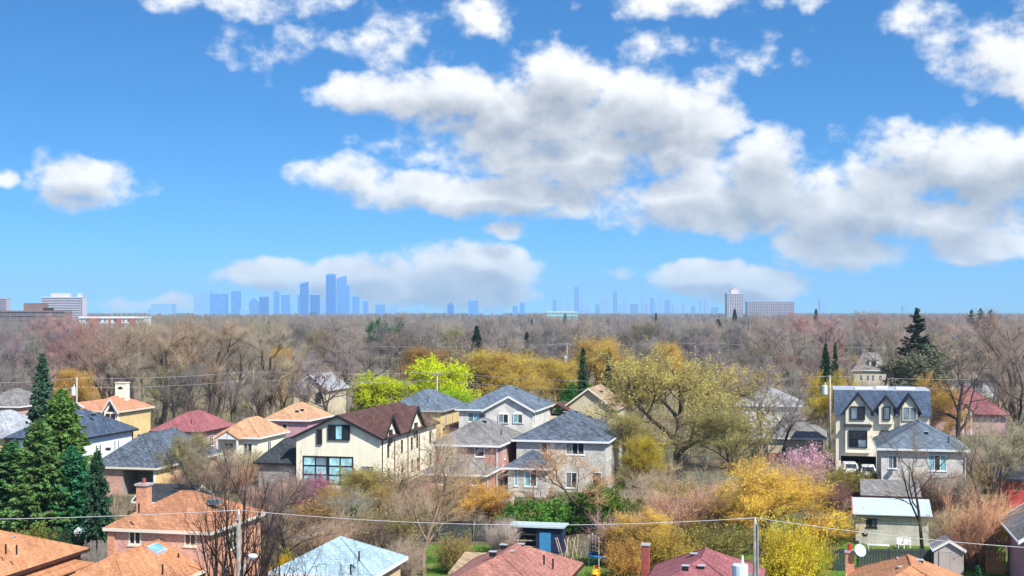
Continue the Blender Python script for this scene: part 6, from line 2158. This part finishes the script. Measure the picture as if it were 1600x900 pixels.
plant('golden_tree', 'budding_tree', 'tree', 'yellow tree behind left of the three-gable roof', 1316, 215, 578, (.54, .42, .07), TANBARK, width=56)
plant('golden_tree', 'budding_tree', 'tree', 'orange-gold tree behind right of the three-gable roof', 1455, 198, 583, (.54, .34, .09), TANBARK, width=76)
plant('narrow_spruce', 'spruce_tree', 'tree', 'narrow dark spruce left of the beige house roof', 911, 228, 545, (.05, .10, .04), width=22)
plant('narrow_spruce', 'spruce_tree', 'tree', 'narrow spruce behind the willow left side', 952, 226, 551, (.07, .11, .05), width=22)
plant('spruce', 'spruce_tree', 'tree', 'dark spruce standing above the lime trees', 745, 330, 510, (.035, .07, .04), width=28)
plant('narrow_spruce', 'spruce_tree', 'tree', 'small dark spruce above the round golden willow', 823, 330, 520, (.04, .075, .04), width=20)
plant('green_tree', 'green_tree', 'tree', 'dark green leafy tree left of the beige gable house', 885, 214, 598, (.05, .19, .03), DARKBARK, width=44)
plant('green_tree', 'green_tree', 'tree', 'green leafy tree behind the beige gable house', 905, 236, 590, (.08, .20, .04), DARKBARK, width=40)
for k, (x, Y, yt, wd, c_) in enumerate(((583, 470, 503, 30, (.03, .13, .05)), (600, 480, 499, 34, (.06, .16, .04)), (620, 460, 505, 30, (.04, .15, .05)), (630, 440, 519, 28, (.09, .18, .05)), (648, 440, 523, 30, (.03, .08, .045)))):
    plant('round_pine', 'pine_tree', 'tree', 'green pine, %s from left in cluster above the wood at centre left' % ORD[k], x, Y, yt, c_, DARKBARK, width=wd, group='green pines at centre left')
plant('open_pine', 'pine_tree', 'tree', 'tall ragged dark pine right of the three-gable house', 1432, 262, 483, (.06, .075, .05), DARKBARK, width=62)
plant('round_pine', 'pine_tree', 'tree', 'grey-green pine below the ragged dark pine', 1425, 255, 545, (.20, .20, .12), GREYBARK, width=100)
plant('spruce', 'spruce_tree', 'tree', 'dark green spruce behind the dormer house, left one', 1290, 275, 538, (.035, .09, .04), width=22)
plant('narrow_spruce', 'spruce_tree', 'tree', 'narrow dark green cypress behind the dormer house', 1305, 275, 536, (.04, .10, .04), width=14)
plant('round_pine', 'pine_tree', 'tree', 'dark green pine behind ragged pine', 1452, 290, 530, (.04, .12, .05), DARKBARK, width=36)
for k, (x, Y, yt, wd, wh) in enumerate(((1148, 900, 483, 13, 'in front of the white tower'), (883, 900, 490, 9, 'before the teal offices'), (831, 880, 498, 8, 'left of the teal offices'),
                                     (420, 700, 502, 16, 'below the left skyline cluster'), (468, 620, 506, 20, 'above the gabled cottage'), (1122, 760, 499, 20, 'left below the white tower'),
                                     (1518, 900, 484, 20, 'leftmost of the clump at right'), (1532, 920, 482, 24, 'tallest of the clump at right'), (1548, 910, 484, 22, 'rightmost of the clump at right'), (1275, 950, 483, 12, 'on the right horizon'), (1025, 940, 489, 9, 'under the distant downtown'))):
    plant('open_pine' if x > 1500 else 'full_spruce', 'spruce_tree', 'tree', 'small dark conifer on the horizon %s' % wh, x, Y, yt, (.05, .085, .07), width=wd, group='conifers on the horizon')
# the old giants behind the left houses
for k, (x, Y, yt, wd, kd, c_) in enumerate(((205, 236, 497, 120, 'old_giant', (.33, .235, .165)), (255, 231, 496, 120, 'old_giant', (.33, .24, .16)), (322, 226, 498, 120, 'open_giant', (.34, .25, .17)), (365, 240, 502, 100, 'elm', (.31, .255, .20)), (408, 233, 508, 110, 'open_giant', (.33, .28, .20)), (165, 250, 512, 90, 'old_giant', (.36, .23, .18)), (290, 256, 499, 90, 'elm', (.34, .24, .16)), (440, 244, 545, 80, 'cluster', (.34, .25, .17)))):
    plant(kd, 'bare_tree', 'tree', 'towering bare tree, %s in the tall stand above left roofs' % ORD[k], x, Y, yt, c_, (.075, .058, .05), width=wd, group='towering bare trees behind the left houses')

# ------------------------------------------------------------------ the wood: single trees as far as they can be told apart
rw = random.Random(11)
SECT = [(90, 'left spruces'), (230, 'terracotta house'), (330, 'maroon roof house'), (450, 'peach roofs'), (560, 'gabled cottage'), (720, 'lime trees'), (870, 'pale stone house'), (960, 'beige house'), (1200, 'big willow'), (1310, 'tan bungalow'), (1450, 'three-gable house'), (9999, 'red roofed house')]
PAL = {'mauve': (.27, .232, .225), 'grey': (.26, .24, .22), 'brown': (.28, .222, .175), 'tan': (.345, .285, .215), 'pinkish': (.35, .24, .205), 'reddish': (.38, .215, .175), 'olive': (.30, .27, .17)}


def zone(x):
    if x < 60:
        return ['grey', 'mauve', 'mauve']
    if x < 175:
        return ['pinkish', 'reddish', 'mauve', 'pinkish']
    if x < 450:
        return ['brown', 'tan', 'brown', 'olive', 'grey']
    if x < 640:
        return ['grey', 'brown', 'mauve', 'grey', 'tan']
    if x < 1180:
        return ['mauve', 'grey', 'mauve', 'brown', 'grey', 'tan']
    if x < 1390:
        return ['mauve', 'pinkish', 'grey', 'reddish', 'brown', 'mauve']
    return ['tan', 'pinkish', 'mauve', 'brown', 'grey']


wood = []
for b, (y0, y1, n_, sp) in enumerate(((212, 265, 40, 4.6), (265, 340, 66, 5.0), (340, 440, 84, 5.6), (440, 570, 96, 6.2))):
    tries, got = 0, 0
    while got < n_ and tries < 6000:
        tries += 1
        Y = rw.uniform(y0, y1)
        X = rw.uniform(-.415, .415) * Y
        x = 800 + X / Y * FPX
        if not free(X, Y, 1.6):
            continue
        if any((X - q_[0]) ** 2 + (Y - q_[1]) ** 2 < sp * sp for q_ in wood):
            continue
        if b == 0 and (560 < x < 1080 or 1290 < x < 1480 or (60 < x < 150)):      # keep the coloured trees and roofs in view
            continue
        if b == 1 and (570 < x < 740 or 1330 < x < 1400 or 1480 < x < 1560):
            continue
        wood.append((X, Y, x, b))
        got += 1
count = {}
for X, Y, x, b in sorted(wood, key=lambda t: t[2]):
    tw_ = rw.choice(zone(x))
    sec = next(nm for lim, nm in SECT if x < lim)
    hgt = (rw.uniform(9.0, 13.5), rw.uniform(10, 15), rw.uniform(11.5, 16.5), rw.uniform(12, 17.5))[b]
    kd = rw.choice(['budding_maple', 'budding_elm', 'budding_maple'] if tw_ in ('pinkish', 'reddish') else ['oak', 'maple', 'elm', 'ash', 'poplar', 'cluster', 'budding_elm'])
    key = (tw_, b, sec)
    count[key] = count.get(key, 0) + 1
    dk = rw.uniform(.62, 1.05)
    c_ = [v * dk * rw.uniform(.92, 1.08) for v in PAL[tw_]]
    g_ = rw.uniform(.8, 1.2)
    plant(kd, 'bare_tree', 'tree', '%s bare tree, %s from left in %s row above the %s' % (tw_, ORD[count[key] - 1], ('front', 'second', 'third', 'far')[b], sec),
          x, Y, 0, c_, (.065 * g_, .052 * g_, .047 * g_), hscale=hgt, width=PROTO[kd][3] * hgt / PROTO[kd][2] * rw.uniform(1.05, 1.45) * FPX / Y, group='bare trees of the wood')

WHERE = ['beyond the left edge houses', 'before the brown brick apartments', 'right of the brown brick apartments', 'before the long white apartment block', 'above the charcoal garage roof', 'above the gabled cottage', 'just left above the lime trees', 'right above the lime trees', 'above the beige gable house', 'far above the right half of willow', 'above the pale siding house', 'before the long mauve slab', 'left of the dormer house', 'on the horizon above dormer house', 'left of the ragged pine', 'right of the ragged pine', 'above the white flat house at right', 'behind the three-gable house right end', 'on horizon right of the pine cluster', 'on horizon under the tallest blue tower']
for k, (x, Y, yt, kd, tn, wrd, wd) in enumerate((
        (20, 330, 520, 'budding_maple', (.36, .22, .20), 'rosy budding tree', 60), (62, 560, 490, 'budding_maple', (.40, .24, .22), 'rosy budding tree', 70), (105, 600, 489, 'budding_elm', (.40, .25, .23), 'rosy budding tree', 60), (140, 560, 494, 'budding_maple', (.42, .25, .19), 'russet budding tree', 60),
        (490, 380, 512, 'globe_willow', (.34, .28, .17), 'dun willow', 50), (530, 320, 528, 'oak', (.24, .19, .16), 'dark spreading bare tree', 90), (590, 300, 540, 'oak', (.22, .18, .16), 'dark spreading bare tree', 110), (700, 500, 512, 'globe_willow', (.36, .33, .15), 'olive willow', 44),
        (1010, 560, 500, 'globe_willow', (.36, .30, .18), 'dun willow', 50), (1110, 420, 512, 'elm', (.30, .24, .18), 'tall brown bare tree', 70), (1180, 330, 500, 'oak', (.27, .225, .20), 'tall spreading bare tree', 110), (1250, 480, 486, 'budding_maple', (.40, .22, .20), 'russet budding tree', 70),
        (1300, 420, 490, 'budding_elm', (.38, .25, .23), 'rosy budding tree', 80), (1355, 520, 483, 'budding_maple', (.36, .24, .20), 'rosy budding tree', 70), (1380, 300, 520, 'oak', (.30, .26, .21), 'grey bare tree', 90), (1500, 420, 505, 'budding_elm', (.40, .28, .23), 'rosy budding tree', 80),
        (1560, 330, 500, 'maple', (.37, .28, .21), 'tan bare tree', 90), (1470, 340, 520, 'maple', (.36, .29, .22), 'tan bare tree', 80), (620, 620, 486, 'ash', (.28, .24, .21), 'tall bare tree', 60), (520, 560, 487, 'elm', (.28, .235, .20), 'tall bare tree', 60))):
    plant(kd, 'bare_tree' if 'bare' in wrd else 'budding_tree', 'tree', wrd + ' ' + WHERE[k], x, Y, yt, tn, (.065, .052, .047), width=wd, group='larger crowns of the wood')

# ------------------------------------------------------------------ the far wood: one mass
def mat_attr(name):
    m, q, bs = new_mat(name)
    a = q.n('ShaderNodeAttribute', attribute_name='tint')
    q.put(bs.inputs['Base Color'], a.outputs['Color'])
    bs.inputs['Roughness'].default_value = .95
    bs.inputs['Specular IOR Level'].default_value = .1
    return m


M['far_twig'] = mat_attr('far_twigs')


def mass(name, X, Y, H_, tint, per, rad, seed, wid=.30, low=.22, kind='stuff', core=0):
    """many simple twig crowns in one mesh; tint per plant"""
    rng = np.random.default_rng(seed)
    n = len(X)
    base = np.stack([X, Y, np.zeros(n)], 1)
    idx = np.repeat(np.arange(n), per)
    m_ = len(idx)
    u = unit(rng.normal(size=(m_, 3)))
    u[:, 2] = np.abs(u[:, 2]) * 1.0 - .25
    rr = rng.uniform(.55, 1.0, (m_, 1))
    h_ = H_[idx][:, None]
    tip = base[idx] + np.concatenate([u[:, :2] * h_ * wid * rr, h_ * .56 + u[:, 2:3] * h_ * .56 * rr], 1)
    tip[:, 2] = np.maximum(tip[:, 2], .2)
    f = rng.uniform(low, low + .35, (m_, 1))
    root = base[idx] + np.concatenate([u[:, :2] * h_ * wid * .25, h_ * f], 1)
    root[:, 2] = np.minimum(root[:, 2], tip[:, 2])
    ge = Geo()
    ge.spikes(root, tip, (np.asarray(rad)[idx] if hasattr(rad, '__len__') else np.full(m_, rad)), rng)
    ge.tubes(base, base + np.stack([np.zeros(n), np.zeros(n), H_ * .6], 1), H_ * .016, H_ * .006, 3)
    me = ge.mesh(name)
    ct = np.concatenate([np.repeat(tint[idx] * rng.uniform(.8, 1.2, (m_, 1)), 4, 0), np.repeat(tint * .45, 6, 0)], 0)
    at = me.attributes.new('tint', 'FLOAT_COLOR', 'POINT')
    at.data.foreach_set('color', np.concatenate([ct, np.ones((len(ct), 1))], 1).astype(np.float32).ravel())
    me.materials.append(M['far_twig'])
    o = link(name, me)
    o['kind'] = kind
    return o


def scatter(n, y0, y1, seed, pw=1.0):
    rng = np.random.default_rng(seed)
    Y = y0 + (y1 - y0) * rng.uniform(0, 1, n) ** pw
    X = rng.uniform(-.43, .43, n) * Y
    tint = np.array([PAL[random.Random(i * 7 + seed).choice(zone(800 + a / b * FPX))] for i, (a, b) in enumerate(zip(X, Y))])
    return rng, X, Y, tint


rng, X, Y, tint = scatter(1500, 560, 1000, 3)
mass('far_wood', X, Y, (rng.uniform(11, 18.3, len(X)) + 2.6 * (np.abs(X / Y * FPX - 490) < 130) + np.where(rng.uniform(0, 1, len(X)) < .12, rng.uniform(2, 6, len(X)), 0)) * (1 + .13 * np.sin(X * .021) * np.sin(Y * .013 + X * .007)), tint * .72 * rng.uniform(.7, 1.25, (len(X), 1)), 120, .075, 4, wid=.37)
rng, X, Y, tint = scatter(3600, 1000, 3600, 5, 1.3)
mass('far_wood', X, Y, rng.uniform(13, 19.5, len(X)) * (1 + .16 * np.sin(X * .011 + 1) * np.sin(X * .0043) + .12 * np.sin(X * .031)), tint * .7 * rng.uniform(.7, 1.25, (len(X), 1)), 36, .17 * (Y / 1500) ** .6, 6)
# brush and saplings between the gardens and under the wood
rng, X, Y, tint = scatter(5200, 96, 420, 7, .9)
ok = np.array([free(a, b, 1.2) for a, b in zip(X, Y)])
px_ = 800 + X / Y * FPX
ok &= ~((px_ > 1290) & (px_ < 1420) & (Y > 135) & (Y < 165))
ok &= ~((px_ > 630) & (px_ < 1010) & (Y < 112)) & ~((px_ > 1300) & (Y < 112)) & ~((px_ > 960) & (px_ < 1030) & (Y > 148) & (Y < 182))
ok &= ~(Y < 104) & ~((px_ > 795) & (px_ < 990) & (Y < 136))
X, Y, tint = X[ok], Y[ok], tint[ok]
mass('undergrowth', X, Y, rng.uniform(.8, 3.0, len(X)) * np.where(Y > 205, 1.7, 1.0), tint * np.array([1.0, 1.0, .85]), 26, .022 * (Y / 150), 8, wid=.5, low=.02)

# rough spring grass on the lawns
def grass(polys, n, seed):
    rng = np.random.default_rng(seed)
    pts = []
    for q_ in polys:
        a, b, c_, d_ = [np.array([v.x, v.y]) for v in q_]
        k = int(n * np.linalg.norm(np.cross(np.append(b - a, 0), np.append(d_ - a, 0))) / 400)
        u, v = rng.uniform(0, 1, (k, 1)), rng.uniform(0, 1, (k, 1))
        pts.append((a * (1 - u) + b * u) * (1 - v) + (d_ * (1 - u) + c_ * u) * v)
    p = np.concatenate(pts)
    clump = .5 + .5 * np.sin(p[:, 0] * 1.7 + np.sin(p[:, 1] * .9) * 2) * np.sin(p[:, 1] * 1.3)
    keep = rng.uniform(0, 1, len(p)) < .35 + .65 * clump
    p, clump = p[keep], clump[keep]
    m_ = len(p)
    r0 = np.concatenate([p, np.full((m_, 1), .01)], 1)
    tip = r0 + np.stack([rng.normal(0, .04, m_), rng.normal(0, .04, m_), rng.uniform(.05, .16, m_) * (.6 + .8 * clump)], 1)
    ge = Geo()
    ge.spikes(r0, tip, np.full(m_, .03), rng)
    me = ge.mesh('grass')
    t_ = np.array([[.10, .22, .025]]) * rng.uniform(.6, 1.3, (m_, 1)) + np.array([[.10, .05, .02]]) * (rng.uniform(0, 1, (m_, 1)) ** 3)
    ct = np.repeat(t_, 4, 0)
    at = me.attributes.new('tint', 'FLOAT_COLOR', 'POINT')
    at.data.foreach_set('color', np.concatenate([ct, np.ones((len(ct), 1))], 1).astype(np.float32).ravel())
    me.materials.append(M['far_twig'])
    o = link('grass', me)
    o['kind'] = 'stuff'


grass([(G(655, 905), G(905, 905), G(800, 852), G(668, 852)), (G(905, 905), G(1010, 905), G(1000, 872), G(895, 868)), (G(1060, 870), G(1260, 880), G(1290, 780), G(1080, 790)), (G(1300, 900), G(1600, 900), G(1560, 846), G(1310, 846)), (G(960, 760), G(1030, 760), G(1030, 715), G(970, 715))], 16000, 9)

# ------------------------------------------------------------------ haze: the air between here and downtown
hz = bpy.data.materials.new('haze_air')
hz.use_nodes = True
t = hz.node_tree
t.nodes.clear()
vo = t.nodes.new('ShaderNodeVolumePrincipled')
vo.inputs['Color'].default_value = (.50, .76, 1.0, 1)
vo.inputs['Density'].default_value = 0.9e-4
vo.inputs['Anisotropy'].default_value = 0.0
ou = t.nodes.new('ShaderNodeOutputMaterial')
t.links.new(vo.outputs[0], ou.inputs['Volume'])
hb = MB().box(-6600, -160, -1.0, 6600, 12600, 285).build('haze', None)
hb.data.materials.append(hz)
hb['kind'] = 'stuff'
